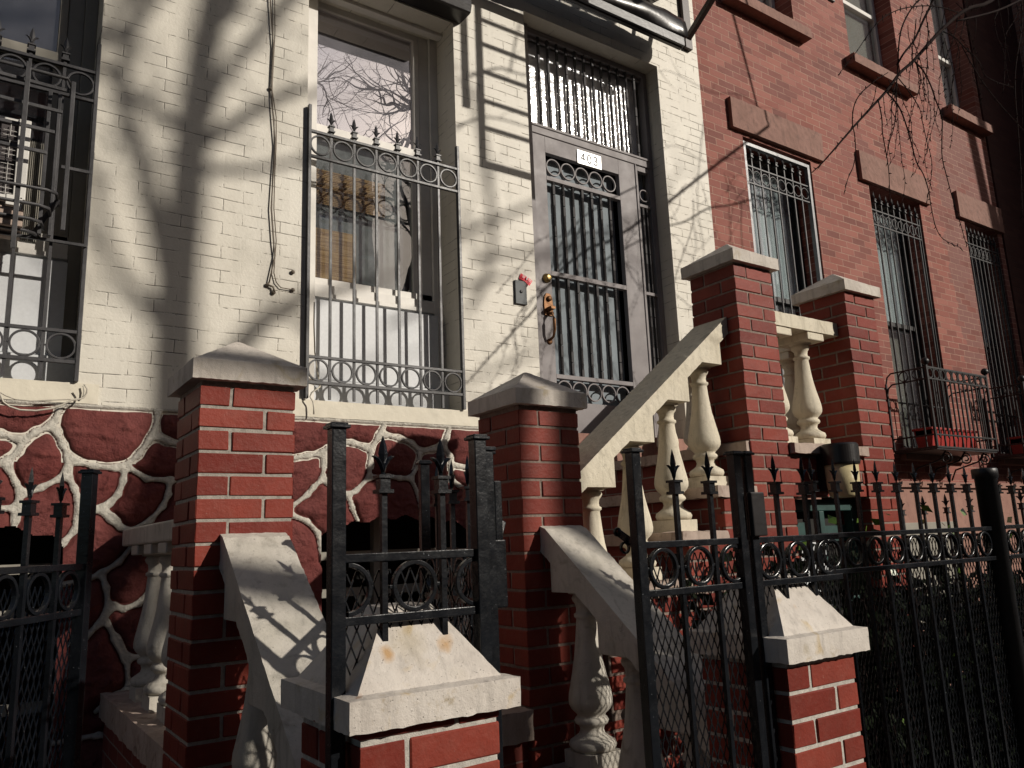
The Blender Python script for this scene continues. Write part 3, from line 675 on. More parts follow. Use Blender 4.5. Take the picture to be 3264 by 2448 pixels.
# sidelite and transom
m = MB()
for x0, x1, z0, z1 in ((4.238,4.256,1.995,4.478), (4.380,4.394,1.995,4.478), (4.256,4.380,4.435,4.478), (4.256,4.380,4.13,4.155), (4.256,4.380,3.40,3.425), (4.256,4.38,2.66,2.69), (4.256,4.38,1.995,2.5)):
    m.box(x0, x1, dy-.008, dy+.03, z0, z1)
sd = m.build('sidelight', M['door'], house, bevel=.002)
for x in (4.297, 4.342): twist(sd, x, dy+.006, 2.69, 3.40, .016); twist(sd, x, dy+.006, 3.425, 4.13, .016, .4)
for z in (4.235, 2.585): ringo(sd, (4.318, dy+.004, z), .052, .008, .014, M['door'])
m = MB(); m.box(4.24, 4.39, dy+.075, dy+.085, 2.0, 4.47); m.build('sidelight_glass', M['frosted'], sd)
tr = MB(); tr.box(3.205, 4.395, dy+.02, dy+.04, 4.556, 4.575); tr.box(3.205, 4.395, dy+.02, dy+.04, 5.275, 5.30)
tr = tr.build('transom', M['door'], house)
for i in range(12): twist(tr, 3.325+i*.0889, dy+.008, 4.556, 5.30, .0175, i*.43)
m = MB(); m.box(3.205, 4.395, dy+.085, dy+.095, 4.556, 5.30); m.build('transom_glass', M['rippled'], tr)
m = MB(); m.box(3.2, 4.4, dy+.13, dy+.14, 4.5, 5.3); m.build('transom_curtain', M['shade'], tr)
# ------------------------------------------------------------------ small things on the cream wall
ic = thing('intercom_plate', (2.955, FY, 3.18), 'dull steel doorbell plate screwed to the cream wall left of the door', 'doorbell')
m = MB(); m.box(2.912, 3.003, FY-.016, FY-.002, 3.100, 3.262); m.build('cover_plate', M['steel'], ic, bevel=.002)
m = MB(); lathe_y(m, [(.001,0),(.011,0),(.011,.004),(.007,.006),(.0005,.006)], 2.957, FY-.016, 3.186, 16); m.build('button', M['irondark'], ic)
fy_ = thing('flyer', (2.99, FY, 3.27), 'crumpled red paper flyer tucked behind the steel doorbell plate', 'flyer')
m = MB(); c = P(1640+100*.1808, 820+285*.1808); c2 = P(1640+290*.1808, 820+430*.1808); c3 = P(1640+235*.1808, 820+520*.1808); c4 = P(1640+70*.1808, 820+380*.1808)
mid1 = (c+c2)/2+Vector((0,-.012,-.004)); mid2 = (c3+c4)/2+Vector((0,-.012,.004))
q = [v+Vector((0,-.008,0)) for v in (c, mid1, c2+Vector((0,-.01,0)), c3+Vector((0,-.01,0)), mid2, c4)]
m.add(q+[v+Vector((0,.001,0)) for v in q], [(0,1,4,5),(1,2,3,4),(11,10,7,6),(10,9,8,7),(0,6,7,1),(1,7,8,2),(2,8,9,3),(3,9,10,4),(4,10,11,5),(5,11,6,0)]); m.build('sheet', M['redpaper'], fy_)
m = MB()
def fl(u, v_): return q[0]*(1-u)*(1-v_)+q[2]*u*(1-v_)+q[3]*u*v_+q[5]*(1-u)*v_+Vector((0,-.0145,0))
for u0, u1, v0, v1 in ((.12,.34,.25,.33),(.12,.34,.42,.5),(.12,.3,.6,.66),(.62,.9,.3,.4),(.66,.9,.55,.62),(.45,.56,.1,.6)):
    m.add([fl(u0,v0),fl(u1,v0),fl(u1,v1),fl(u0,v1)]+[fl(a,b)+Vector((0,.0006,0)) for a,b in ((u0,v0),(u1,v0),(u1,v1),(u0,v1))], [(0,1,2,3),(7,6,5,4),(0,4,5,1),(2,6,7,3),(1,5,6,2),(3,7,4,0)])
m.build('print', M['whitepaper'], fy_)
# cables
cb = thing('wall_cable', (1.28, FY, 3.5), 'pair of thin painted cables hanging down the cream wall between the windows', 'cable')
def cab(pts, y=4.115): 
    o = [P(a*.49186+c0*1088, b*.49186+r0*816, 'y', y) for c0, r0, a, b in pts]; return o
up = P(1088*0+1755*.49186, -300, 'y', 4.115)
m = MB()
p1 = cab([(0,0,1752,0),(0,0,1765,200),(0,0,1772,300),(0,0,1760,560),(0,0,1766,700),(0,0,1785,940),(0,0,1770,1150),(0,0,1757,1350),(0,0,1772,1560),(0,1,1782,0),(0,1,1762,90),(0,1,1745,170)])
p2 = cab([(0,0,1780,0),(0,0,1782,200),(0,0,1776,330),(0,0,1763,580),(0,0,1790,760),(0,0,1790,940),(0,0,1780,1150),(0,0,1775,1350),(0,0,1790,1560),(0,1,1780,30),(0,1,1775,110),(0,1,1790,170),(0,1,1820,205),(0,1,1895,218)], 4.118)
p1 = [Vector((p1[0].x-.01, 4.115, 7.0))]+p1; p2 = [Vector((p2[0].x-.02, 4.115, 7.0))]+p2
m.tube(p1, .0040, 7); m.tube(p2, .0030, 7)
q = cab([(0,1,1745,170),(0,1,1730,185),(0,1,1770,200),(0,1,1780,235)]); m.tube(q, .006, 6); m.build('line', M['wire'], cb)
m = MB(); 
for a in ((0,0,1755,572),(0,1,1775,235),(0,1,1735,185),(0,1,1900,218),(0,1,1900,102)):
    p = cab([a])[0]; lathe_y(m, [(.001,-.004),(.011,-.004),(.012,.004),(.006,.010),(.0005,.011)], p.x, 4.122, p.z, 8)
m.build('clip', M['wire'], cb)
sc_ = thing('sill_cable', (.3, FY, 2.3), 'cream cables looping across the red stones under the left window', 'cable')
def zc(pts, y, o=(0,1240), s=.25316): return [P(o[0]+a*s, o[1]+b*s, 'y', y) for a, b in pts]
m = MB()
m.tube(zc([(1060,-60),(1100,0),(1090,60),(1050,110),(1000,128),(900,140),(780,200),(650,245),(450,272),(250,262),(120,220),(40,160),(10,90),(-60,-40)], 4.06), .0042, 7)
m.tube(zc([(1000,125),(880,130),(700,135),(400,148),(200,130),(80,85),(0,40),(-60,0)], 4.09), .0032, 6)
m.tube(zc([(1050,-40),(1062,20),(1055,80),(1040,115)], 4.10), .0042, 6)
m.build('line', M['wirew'], sc_)
m = MB(); q = zc([(240,1390),(130,1470),(110,1520),(150,1580),(160,1659),(160,1740)], 4.08, (960,880)); m.tube(q, .0042, 6)
q = zc([(240,1390),(200,1180),(170,950),(170,900),(160,600),(165,330)], 4.2, (960,880)); m.tube(q, .004, 6)
o = m.build('loose_cable', M['wirew']); tag(o, 'short cream cable curling over the sill at the left corner of the centre window', 'cable')
# ------------------------------------------------------------------ awning roll over the door
aw = thing('rolled_awning', (3.6, 3.85, 5.35), 'furled glossy black awning hung over the grey door', 'awning')
y0 = 3.95; AZ_ = .097; m = MB()
pr = [(y0-.075,5.43),(y0-.085,5.36),(y0-.060,5.315),(y0-.03,5.30),(y0+.02,5.31),(y0+.08,5.34),(y0+.12,5.40),(y0+.10,5.47),(y0+.04,5.505),(y0-.03,5.49)]
nseg = 40; b = 0; xs_ = [2.3+(4.40-2.3)*i/nseg for i in range(nseg+1)]; n_ = len(pr)
for i, x in enumerate(xs_):
    for j, (a, c) in enumerate(pr):
        a = y0-.055+(a-y0)*.62; c = c+.075
        wv = .008*math.sin(x*9+j*1.3)+.006*noise.noise((x*7, j*1.1, 2)); m.v.append((x*1.026, a+wv, c+AZ_+.7*wv+.006*math.sin(x*23+j*2)))
for i in range(nseg):
    for j in range(n_): q = i*n_; m.f.append((q+j, q+(j+1)%n_, q+n_+(j+1)%n_, q+n_+j)); m.s.append(True)
m.f.append(tuple(range(n_))); m.s.append(False); m.f.append(tuple(nseg*n_+j for j in range(n_))[::-1]); m.s.append(False)
m.build('fabric_roll', M['vinyl'], aw)
m = MB(); m.box(2.3, 4.47, y0-.075, y0-.045, 5.275+AZ_, 5.312+AZ_); m.box(2.3, 4.475, y0-.10, y0-.075, 5.285+AZ_, 5.36+AZ_); m.build('front_bar', M['vinyl'], aw, bevel=.003)
for xb_ in (2.4, 4.46):
    m = MB(); m.bar((xb_, y0, 5.50), (xb_, 4.13, 5.80), .03, .03, (1,0,0)); m.build('bracket', M['awn_brown'], aw)
m = MB(); m.bar((4.30, y0, 5.55), (4.30, 4.10, 5.95), .05, .012, (1,0,0)); m.build('hanger', M['awn_brown'], aw)
# ------------------------------------------------------------------ fire escape (mostly above the picture)
fe = thing('fire_escape', (4.9, FY, 6.7), 'dark iron fire escape bracket slanting out above the awning', 'fire escape')
m = MB(); t_ = 1.6; yl = FY-t_; zf = 5.385+KZ*t_; xr_ = 3.764+KX*t_; xl_ = xr_-1.12
for yy in np.arange(yl+.03, 4.08, .085): m.box(xl_, xr_, yy, yy+.050, zf+.025, zf+.035)
for xx in (xl_, xl_+.36, xl_+.72, xr_-.05): m.box(xx, xx+.05, yl, 4.13, zf, zf+.025)
m.build('floor', M['awn_brown'], fe)
m = MB(); m.bar((4.81, 4.13, 5.70), (4.81, 3.25, zf), .045, .045, (1,0,0)); m.box(4.77, 4.85, 4.09, 4.13, 5.62, zf); m.build('strut', M['awn_brown'], fe)
m = MB()
for xw in (2.58, 2.70): m.box(xw+KX*t_-.024, xw+KX*t_+.024, yl-.01, yl+.01, (4.02 if xw > 2.6 else 4.42)+KZ*t_, 7.6)
xe_ = 3.28+KX*t_; m.box(xe_-.05, xe_, yl-.01, yl+.01, 4.0+KZ*t_, 7.6)
for zw in (4.02, 4.30, 4.50, 4.72, 4.93, 5.12): m.box(2.70+KX*t_, xe_-.03, yl-.008, yl+.012, zw+KZ*t_, zw+KZ*t_+.026+(.02 if zw < 4.1 else 0))
m.build('ladder', M['awn_brown'], fe)
m = MB()
for z in (zf+.5, zf+1): m.box(xl_, xr_, yl, yl+.03, z, z+.03); m.box(xr_-.03, xr_, yl+.03, 4.13, z, z+.03); m.box(xl_, xl_+.03, yl+.03, 4.13, z, z+.03)
for k in range(9): m.box(xl_+k*.13, xl_+.015+k*.13, yl+.005, yl+.02, zf+.035, zf+1)
m.build('railing', M['awn_brown'], fe)
# ================================================================== PIERS, STAIRS, BALUSTRADES
def brick_mesh(name, blocks, parent, mat, seed=1, jit=.0015):
    m = MB(); r = random.Random(seed); vals = []
    for c in blocks:
        n0 = len(m.f); j = [r.uniform(-jit, jit) for _ in range(3)]
        m.brick((c[0]+j[0], c[1]+j[0], c[2]+j[1], c[3]+j[1], c[4]+j[2]*.5, c[5]+j[2]*.5), None, None)
        v = r.random(); vals += [v]*(len(m.f)-n0)
    o = m.build(name, mat, parent)
    o.data.attributes.new('rnd', 'FLOAT', 'FACE').data.foreach_set('value', vals)
    return o
def pier(x0, y0, ztop, lbl, group, zbase=0.0, L0=1.9886, first_half=True, mort='mortar', capmat=None, ov=.029, d=.29, cap=(.060, .105), ft=.006, ins=.010):
    x1 = x0+d; y1 = y0+d
    t = thing('brick_pier', (x0+d/2, y0+d/2, zbase), lbl, 'pier', group)
    blocks = []; k = 0; Lz = L0
    while Lz < ztop-.08: Lz += .0676
    row = 0; J = .010; full = .192; half = d-full-J; D_ = half
    z = Lz
    n = 0
    while z > zbase-.03:
        zt = min(z+.0676-.005, ztop-.001) if n == 0 else z+.0676-.005
        zb = max(z+.005, zbase)
        if zt-zb > .01:
            par = round((z-L0)/.0676) % 2 == 0
            if not first_half: par = not par
            if par:   # front: half | full
                blocks += [(x0, x0+D_, y0, y0+full, zb, zt), (x0+D_+J, x1, y0, y0+D_, zb, zt), (x1-D_, x1, y0+D_+J, y1, zb, zt), (x0, x1-D_-J, y1-D_, y1, zb, zt)]
            else:     # front: full | half
                blocks += [(x0, x0+full, y0, y0+D_, zb, zt), (x1-D_, x1, y0, y0+full, zb, zt), (x0+D_+J, x1, y1-D_, y1, zb, zt), (x0, x0+D_, y0+D_+J, y1, zb, zt)]
        z -= .0676; n += 1
    sh = brick_mesh('brick_shaft', blocks, t, M['brick'], seed=int(x0*100+y0*10))
    m = MB(); e = .0045; m.box(x0+e, x1-e, y0+e, y1-e, zbase, ztop); m.build('mortar', M[mort], sh)
    a0, a1, b0, b1 = x0-ov, x1+ov, y0-ov, y1+ov; z0 = ztop; z1 = z0+cap[0]; i_ = ins
    m = MB(); m.v = [(a0,b0,z0),(a1,b0,z0),(a1,b1,z0),(a0,b1,z0),(a0,b0,z1),(a1,b0,z1),(a1,b1,z1),(a0,b1,z1),
                     (a0+i_,b0+i_,z1+.004),(a1-i_,b0+i_,z1+.004),(a1-i_,b1-i_,z1+.004),(a0+i_,b1-i_,z1+.004)]
    cx, cy = (a0+a1)/2, (b0+b1)/2; f_ = ft
    m.v += [(cx-f_,cy-f_,z1+cap[1]),(cx+f_,cy-f_,z1+cap[1]),(cx+f_,cy+f_,z1+cap[1]),(cx-f_,cy+f_,z1+cap[1])]
    m.f = [(0,3,2,1),(0,1,5,4),(1,2,6,5),(2,3,7,6),(3,0,4,7),(4,5,9,8),(5,6,10,9),(6,7,11,10),(7,4,8,11),(8,9,13,12),(9,10,14,13),(10,11,15,14),(11,8,12,15),(12,13,14,15)]
    m.s = [False]*len(m.f); roughen(m.build('stone_cap', capmat or M['cap'], t), .016, .0013, 45, 1.6)
    return t
G = 'brick piers of the stoop with pyramid caps'
pier(.565, 2.45, 2.068, 'tall brick pier left of the stairs in front of the red stone wall', G, .0, mort='mortar3')
pier(1.724, 2.45, 2.070, 'brick pier in front of the grey door, at the foot of the rising cream balustrade', G, .0, mort='mortar2')
pier(3.055, 2.45, 2.874, 'tallest brick pier, at the head of the rising cream balustrade', G, .0, mort='mortar2')
pier(3.975, 2.45, 2.862, 'brick pier beside the iron window balcony, right end of the level balustrade', G, .0, mort='mortar2')
pier(.602, 1.373, 1.243, 'low brick pier nearest the viewer with rust spots on its wide cap', G, .0, 1.152, capmat=M['cap_rust'], cap=(.054, .142), ft=.050, ins=.026, ov=.031)
pier(1.769, 1.373, 1.228, 'low brick pier at lower right standing before the black railing', G, .0, 1.149, capmat=M['cap_rust'], cap=(.060, .150), ft=.050, ins=.026, ov=.031)
# stoop: steps as one thing
st_ = thing('stoop', (1.8, 2.9, 0), 'brick stoop with worn stone treads climbing to the grey door', 'stairs')
LAND = .975; steps = [(2.835, 1.771), (2.590, 1.572), (2.345, 1.375), (2.100, 1.175)]
m = MB()
m.box(3.08, 4.20, 2.50, 4.13, 1.75, 1.934)                       # landing body
for x, z in steps: m.box(x, 3.08, 2.475, 4.129, .0 if x > 2.0 else 0, z-.052) if x == 2.835 else m.box(x, x+.245, 2.475, 4.129, 0, z-.052)
m.box(.60, 2.100, 2.475, 4.129, 0, LAND-.10)
for k in range(4): m.box(.60, 2.04, 2.475-.245*(k+1), 2.475-.245*k, 0, LAND-.195*(k+1)-.05)
m.build('risers', M['stairbrick'], st_)
m = MB()
for x, z in steps: m.box(x-.045, (x+.245) if x < 2.8 else 3.06, 2.44, 4.128, z-.050, z)
m.box(3.035, 3.055, 2.46, 4.128, 1.934, 1.984); m.box(3.055, 4.235, 2.742, 4.128, 1.934, 1.984); m.box(3.347, 3.973, 2.42, 2.742, 1.934, 1.984)
m.box(.575, 2.055, 2.745, 4.10, LAND-.10, LAND); m.box(.857, 1.722, 2.43, 2.745, LAND-.10, LAND)
for k in range(4): m.box(.60, 2.05, 2.475-.245*(k+1)-.03, 2.475-.245*k-(.046 if k == 0 else 0), LAND-.195*(k+1)-.05, LAND-.195*(k+1))
roughen(m.build('tread', M['tread'], st_), .03, .006, 25)
# front brick face of the upper flight, laid brick by brick
bl = []; r = random.Random(5); row = 0; z = 1.9886-.0676*29
def top_at(x): 
    if x > 3.34: return 1.932
    for xs0, zz in steps:
        if x >= xs0: return zz-.052
    return LAND-.10
zones = [(2.016, 3.053, lambda x: top_at(x)), (3.347, 3.973, lambda x: 1.930)]
for zi, (xa, xb, tf) in enumerate(zones):
    z = 1.9886-.0676*29; row = 0
    while z < 1.95:
        x = xa-(.1 if row % 2 else 0)
        while x < xb:
            a, b = max(x, xa), min(x+.192, xb)
            if zi == 1 and z+.03 < 1.722: pass
            elif b-a > .02:
                t1 = min(z+.0626, min(tf(a+.01), 9)); 
                if tf(a+.01) < tf(b-.01) and z+.03 > tf(a+.01):
                    for xs0, zz in steps:
                        if a < xs0 < b: a = xs0
                    t1 = min(z+.0626, tf(a+.01))
                if t1-(z+.005) > .015 and b-a > .015: bl.append((a, b, 2.452 if zi == 0 else 2.46, 2.50, max(z+.005, 0), t1))
            x += .202
        z += .0676; row += 1
bo = brick_mesh('brick_face', [c for c in bl if c[0] < 3.2], st_, M['brick'], 11)
m = MB()
for x, z in steps: m.box(x+.004, x+.245 if x < 2.8 else 3.053, 2.457, 2.49, 0, z-.055)
m.box(2.016, 2.10, 2.457, 2.49, 0, LAND-.11); m.build('mortar', M['mortar2'], bo)
bo = brick_mesh('brick_face', [c for c in bl if c[0] > 3.2], st_, M['brick'], 12)
m = MB(); m.box(3.347, 3.973, 2.465, 2.52, 1.722, 1.930); m.build('mortar', M['mortar2'], bo)
# basement door under the landing
m = MB()
m.box(3.348, 3.40, 2.53, 2.58, 0, 1.715); m.box(3.92, 3.972, 2.53, 2.58, 0, 1.715); m.box(3.40, 3.92, 2.53, 2.58, 1.655, 1.715); m.box(3.64, 3.68, 2.53, 2.57, 0, 1.655)
m.box(3.40, 3.92, 2.535, 2.57, 1.18, 1.22)
bd = m.build('basement_door', M['green'], st_, bevel=.004)
m = MB(); m.box(3.40, 3.92, 2.60, 2.61, 0, 1.66); m.build('pane', M['darkroom'], bd)
m = MB(); m.box(3.40, 3.60, 2.575, 2.59, 1.5, 1.60); m.box(3.72, 3.92, 2.575, 2.59, 1.5, 1.58); m.build('panel', M['green'], bd)
# balusters
BP = [(.060,-.0005),(.078,.004),(.083,.018),(.079,.032),(.062,.043),(.047,.054),(.042,.068),(.046,.082),(.057,.088),(.061,.098),(.056,.108),(.048,.114),(.053,.122),(.068,.136),(.0765,.152),(.078,.168),(.0755,.19),(.068,.225),(.059,.265),(.050,.31),(.0435,.36),(.0385,.41),(.036,.44),(.037,.443),(.044,.448),(.044,.458),(.036,.463),(.034,.475),(.037,.492),(.046,.503),(.049,.513),(.045,.523),(.040,.527),(.060,.530),(.060,.540)]
def baluster(par, x, y, zb, mat):
    m = MB(); m.box(x-.072, x+.072, y-.072, y+.072, zb, zb+.055); m.lathe(BP, x, y, zb+.0545)
    sd_ = x*3.1+y*7.7; m.v = [(a+.0016*noise.noise((a*30, b*30, c*22+sd_)), b+.0016*noise.noise((a*30+9, b*30, c*22+sd_)), c+.0012*noise.noise((a*25, b*25+5, c*25+sd_))) for a, b, c in m.v]
    o = m.build('baluster', mat, par, bevel=.0); return o
def corbel(par, x0, x1, y0, y1, poly, ax, c0, c1, mat):
    m = MB(); m.prism(poly, ax, c0, c1); return m.build('corbel', mat, par, bevel=.006)
# rising balustrade (pier B to pier C)
b1 = thing('balustrade', (2.55, 2.63, 1.2), 'sunlit cream balustrade climbing to the right in front of the grey door', 'balustrade')
sl_ = .796
def zt(x): return 1.832+(x-2.075)*sl_
m = MB(); xa, xb = 2.018, 3.052
m.prism([(xa, zt(xa)-.088), (xb, zt(xb)-.088), (xb, zt(xb)), (xa, zt(xa))], 'y', 2.52, 2.735); roughen(m.build('handrail', M['cast'], b1), .02, .0022)
for k in range(4):
    x = 2.205+.2435*k; tz = 1.175+.1985*k; zb = tz+.590
    xr = x+.052; xl = 2.075+(zb-1.744)/sl_
    m = MB(); m.prism([(xl, zb), (xr, zb), (xr, zt(xr)-.086), (xl, zt(xl)-.086)], 'y', 2.522, 2.733); m.build('corbel', M['cast'], b1, bevel=.007)
    baluster(b1, x, 2.628, tz, M['cast'])
# level balustrade (pier C to pier D)
b2 = thing('balustrade', (3.65, 2.63, 1.98), 'level cream balustrade between the two tall brick piers', 'balustrade')
m = MB(); m.box(3.347, 3.973, 2.515, 2.735, 2.616, 2.690); roughen(m.build('handrail', M['cast'], b2), .02, .0022)
for x in (3.495, 3.775):
    m = MB(); m.box(x-.072, x+.072, 2.522, 2.733, 2.572, 2.616); m.build('corbel', M['cast'], b2, bevel=.006); baluster(b2, x, 2.628, 1.984, M['cast'])
# side balustrade from pier D to the wall
b3 = thing('balustrade', (4.12, 3.4, 1.98), 'cream balustrade running back from the right pier to the wall', 'balustrade')
m = MB(); m.box(4.01, 4.215, 2.745, 4.12, 2.616, 2.690); m.build('handrail', M['cast'], b3, bevel=.008)
for y in (2.95, 3.22, 3.49, 3.76, 4.02):
    m = MB(); m.box(4.015, 4.21, y-.072, y+.072, 2.572, 2.616); m.build('corbel', M['cast'], b3, bevel=.006); baluster(b3, 4.112, y, 1.984, M['cast'])
# side balustrade behind pier A
b4 = thing('balustrade', (.72, 3.4, .97), 'shaded balustrade running back from the tall left pier to the stone wall', 'balustrade')
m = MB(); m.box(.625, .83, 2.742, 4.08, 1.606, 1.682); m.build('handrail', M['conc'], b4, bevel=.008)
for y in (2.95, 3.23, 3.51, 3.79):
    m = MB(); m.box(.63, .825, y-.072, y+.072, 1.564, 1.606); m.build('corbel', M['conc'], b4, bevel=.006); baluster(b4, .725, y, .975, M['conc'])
# sloping balustrades of the lower flight
def lowb(x0, x1, lbl):
    t = thing('balustrade', ((x0+x1)/2, 2.1, .4), lbl, 'balustrade')
    s2 = .765; ya, yb = 2.452, 1.675
    def zz(y): return 1.610-(2.45-y)*s2
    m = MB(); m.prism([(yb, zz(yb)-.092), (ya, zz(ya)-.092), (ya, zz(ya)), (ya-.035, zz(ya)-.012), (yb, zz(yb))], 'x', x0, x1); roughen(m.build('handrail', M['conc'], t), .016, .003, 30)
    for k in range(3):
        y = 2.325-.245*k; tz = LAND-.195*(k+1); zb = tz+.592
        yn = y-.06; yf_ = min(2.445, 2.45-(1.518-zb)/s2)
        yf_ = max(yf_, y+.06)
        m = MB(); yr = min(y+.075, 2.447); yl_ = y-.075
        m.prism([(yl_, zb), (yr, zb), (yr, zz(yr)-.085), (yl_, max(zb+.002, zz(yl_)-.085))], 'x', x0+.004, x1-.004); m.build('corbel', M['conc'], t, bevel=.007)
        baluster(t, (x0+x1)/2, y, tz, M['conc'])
lowb(.637, .832, 'weathered handrail sloping from the left pier down to the rust spotted low pier')
lowb(1.800, 1.996, 'weathered handrail sloping from the pier below the door to the low pier at right')
# wall lamp under the landing
lp = thing('wall_lamp', (3.606, 2.355, 1.85), 'round wall lamp with black hood and yellowed glass under the level balustrade', 'lamp')
m = MB(); m.lathe([(.001,0),(.088,0),(.090,.01),(.090,.095),(.084,.104),(.001,.106)], 3.606, 2.352, 1.872, 48, True); m.box(3.56, 3.65, 2.36, 2.46, 1.75, 1.96); m.build('hood', M['vinyl'], lp)
m = MB(); m.lathe([(.001,0),(.060,0),(.070,.012),(.078,.06),(.080,.16),(.001,.161)], 3.606, 2.352, 1.712, 32); m.build('globe', M['lampglass'], lp)
# ================================================================== IRON FENCE AND GATES
I = M['iron']; F = 1.43; ZT, ZB = 1.535, 1.422; TIP = 1.769
def panel(t, x0, x1, y, pks, rgs, mat=I, s=1.0, tip=TIP, zt=ZT, zb=ZB, z0=.08, mesh=True, ring_r=.0485, clips=()):
    railo(t, (x0, y, zt), (x1, y, zt), .016, .018, mat); railo(t, (x0, y, zb), (x1, y, zb), .016, .018, mat); railo(t, (x0, y, z0), (x1, y, z0), .018, .02, mat)
    for x in pks: picket(t, x, y+.001, z0, tip, .0115, mat, s)
    for c in rgs:
        if isinstance(c, tuple): ringo(t, (c[0], y, (zt+zb)/2), ring_r, .0085, .012, mat, studs=False, a0=c[1], a1=c[2])
        else: ringo(t, (c, y, (zt+zb)/2), ring_r, .0085, .012, mat)
    if mesh: meshpanel(t, (x0, y+.013, 0), (1,0,0), x1-x0, z0, zt-.02, mat)
f1 = thing('iron_fence', (.74, F, 0), 'black iron fence panel with two spear pickets standing over the nearest low brick pier', 'fence')
panel(f1, .594, .880, F, [.678, .807], [(.604, -math.pi/2, math.pi/2), .7425, (.882, math.pi/2, math.pi*1.5)])
post(f1, .580, F-.004, 0, 1.788, .028, I); post(f1, .893, F-.004, 0, 1.779, .028, I)
# open inner leaf of the entrance gate, seen edge on
g1 = thing('iron_gate', (1.0, 1.56, 0), 'black entrance gate leaf swung inward behind the two picket panel', 'gate')
u = Vector((.09, .47, 0)).normalized(); H = Vector((.995, 1.555, 0))
post(g1, H.x, H.y, 0, 1.765, .026, I, True, u); e = H+u*.475; post(g1, e.x, e.y, 0, 1.793, .026, I, True, u)
for z in (ZT, ZB, .09): railo(g1, (H.x, H.y, z), (e.x, e.y, z), .016, .018, I)
for k in (1, 2, 3):
    p = H+u*(.475*k/4); picket(g1, p.x, p.y, .09, TIP, .0115, I, 1.0, u)
for k in range(4):
    p = H+u*(.475*(k+.5)/4); ringo(g1, (p.x, p.y, (ZT+ZB)/2), .0485, .0085, .012, I, u)
meshpanel(g1, H+Vector((.012,0,0)), u, .475, .09, ZT-.02, I)
m = MB(); m.box(.945, .965, 1.445, 1.475, 1.56, 1.685); m.box(.930, .968, F+.01, F+.03, 1.42, 1.56); m.bar((.935, 1.45, 1.52), (.975, 1.47, 1.60), .02, .02); m.build('lock_box', I, g1, bevel=.003)
m = MB(); m.box(.914, .940, F+.006, F+.030, 0, 1.757); m.box(.909, .945, F+.001, F+.035, 1.748, 1.757); m.build('hinge_post', I, f1, bevel=.002)
# closed gate leaf at the right of the entrance
g2 = thing('iron_gate', (1.5, F, 0), 'closed black gate leaf with two spear pickets in front of the cream balusters', 'gate')
panel(g2, 1.350, 1.700, F, [1.477, 1.603], [1.415, 1.541, (1.668, math.pi*.35, math.pi*1.65)])
post(g2, 1.337, F-.003, 0, 1.766, .027, I); post(g2, 1.703, F-.003, 0, 1.771, .027, I)
m = MB(); la = P(1968, 1696, 'y', F+.05); lb_ = P(2022, 1735, 'y', F+.02); lc = P(1992, 1746, 'y', F+.04); m.bar(la, lb_, .004, .028, (0,1,0)); m.ring(la, .011, .006, .006, n=16); m.ring(lc, .015, .005, .006, n=16); m.bar(lc+Vector((.012,0,.004)), lb_, .005, .008, (0,1,0)); m.build('latch', I, g2)
# fence panel over the right low pier
f2 = thing('iron_fence', (1.95, F, 0), 'black iron fence panel rising behind the low brick pier at lower right', 'fence')
panel(f2, 1.762, 2.125, F, [1.871, 1.998], [1.812, 1.937, (2.066, math.pi*.4, math.pi*1.6)])
post(f2, 1.748, F-.003, 0, 1.772, .027, I)
m = MB(); m.box(1.722, 1.775, F-.035, F-.018, 1.545, 1.66); m.build('lock_plate', M['vinyl'], f2, bevel=.003)
# longer fence to the right, set back
f3 = thing('iron_fence', (2.9, 1.62, 0), 'long black iron fence with many rings running to the round capped post', 'fence')
pk = [2.436+.1252*i-.07+.07 for i in range(8)]; rg = [2.501+.1252*i for i in range(8)]
pk = [2.31]+pk
panel(f3, 2.30, 3.46, 1.62, pk, [2.373]+rg[:7]+[3.39], tip=1.793, zt=1.537, zb=1.420)
m = MB(); m.lathe([(.001,0),(.041,0),(.041,1.74),(.049,1.741),(.049,1.776),(.046,1.780),(.001,1.781)], 3.485, 1.625, 0, 28); m.build('post', M['irondark'], f3)
f4 = thing('iron_fence', (4.2, 1.62, 0), 'black iron fence beyond the round capped post at the right edge', 'fence')
panel(f4, 3.56, 5.1, 1.62, [3.565+.1252*i for i in range(13)], [3.627+.1252*i for i in range(12)], tip=1.79, zt=1.54, zb=1.42, mesh=True)
post(f4, 5.12, 1.62, 0, 1.8, .04, I)
# far fence inside the yard
f5 = thing('iron_fence', (4.6, 3.0, 0), 'dim black fence deeper in the yard behind the ivy', 'fence')
uu = Vector((0, 1, 0))
for z in (1.50, 1.38, .1): railo(f5, (4.75, 1.7, z), (4.75, 4.0, z), .016, .018, M['irondark'])
for k in range(17): picket(f5, 4.75, 1.78+.135*k, .1, 1.74, .012, M['irondark'], 1.0, (0,1,0))
# open gate at left
g3 = thing('iron_gate', (.2, 2.25, 0), 'black iron gate standing ajar at the lower left before the red stones', 'gate')
A_ = Vector((.277, 2.37, 0)); u = (Vector((.277, 2.37, 0))-Vector((.095, 2.11, 0))).normalized()
B_ = A_-u*.95
post(g3, A_.x, A_.y, 0, 1.785, .030, I, True, u)
for z in (ZT, ZB, .09): railo(g3, tuple(A_+Vector((0,0,z))), tuple(B_+Vector((0,0,z))), .016, .018, I)
post(g3, B_.x, B_.y, 0, 1.785, .030, I, True, u)
for k in range(7):
    p = A_-u*(.1265*(k+1)); picket(g3, p.x, p.y, .09, TIP, .0115, I, 1.0, u)
    p = A_-u*(.1265*(k+.5)+.006); ringo(g3, (p.x, p.y, (ZT+ZB)/2), .0485, .0085, .012, I, u)
meshpanel(g3, B_+Vector((-.01,.012,0)), u, .94, .09, ZT-.02, I)
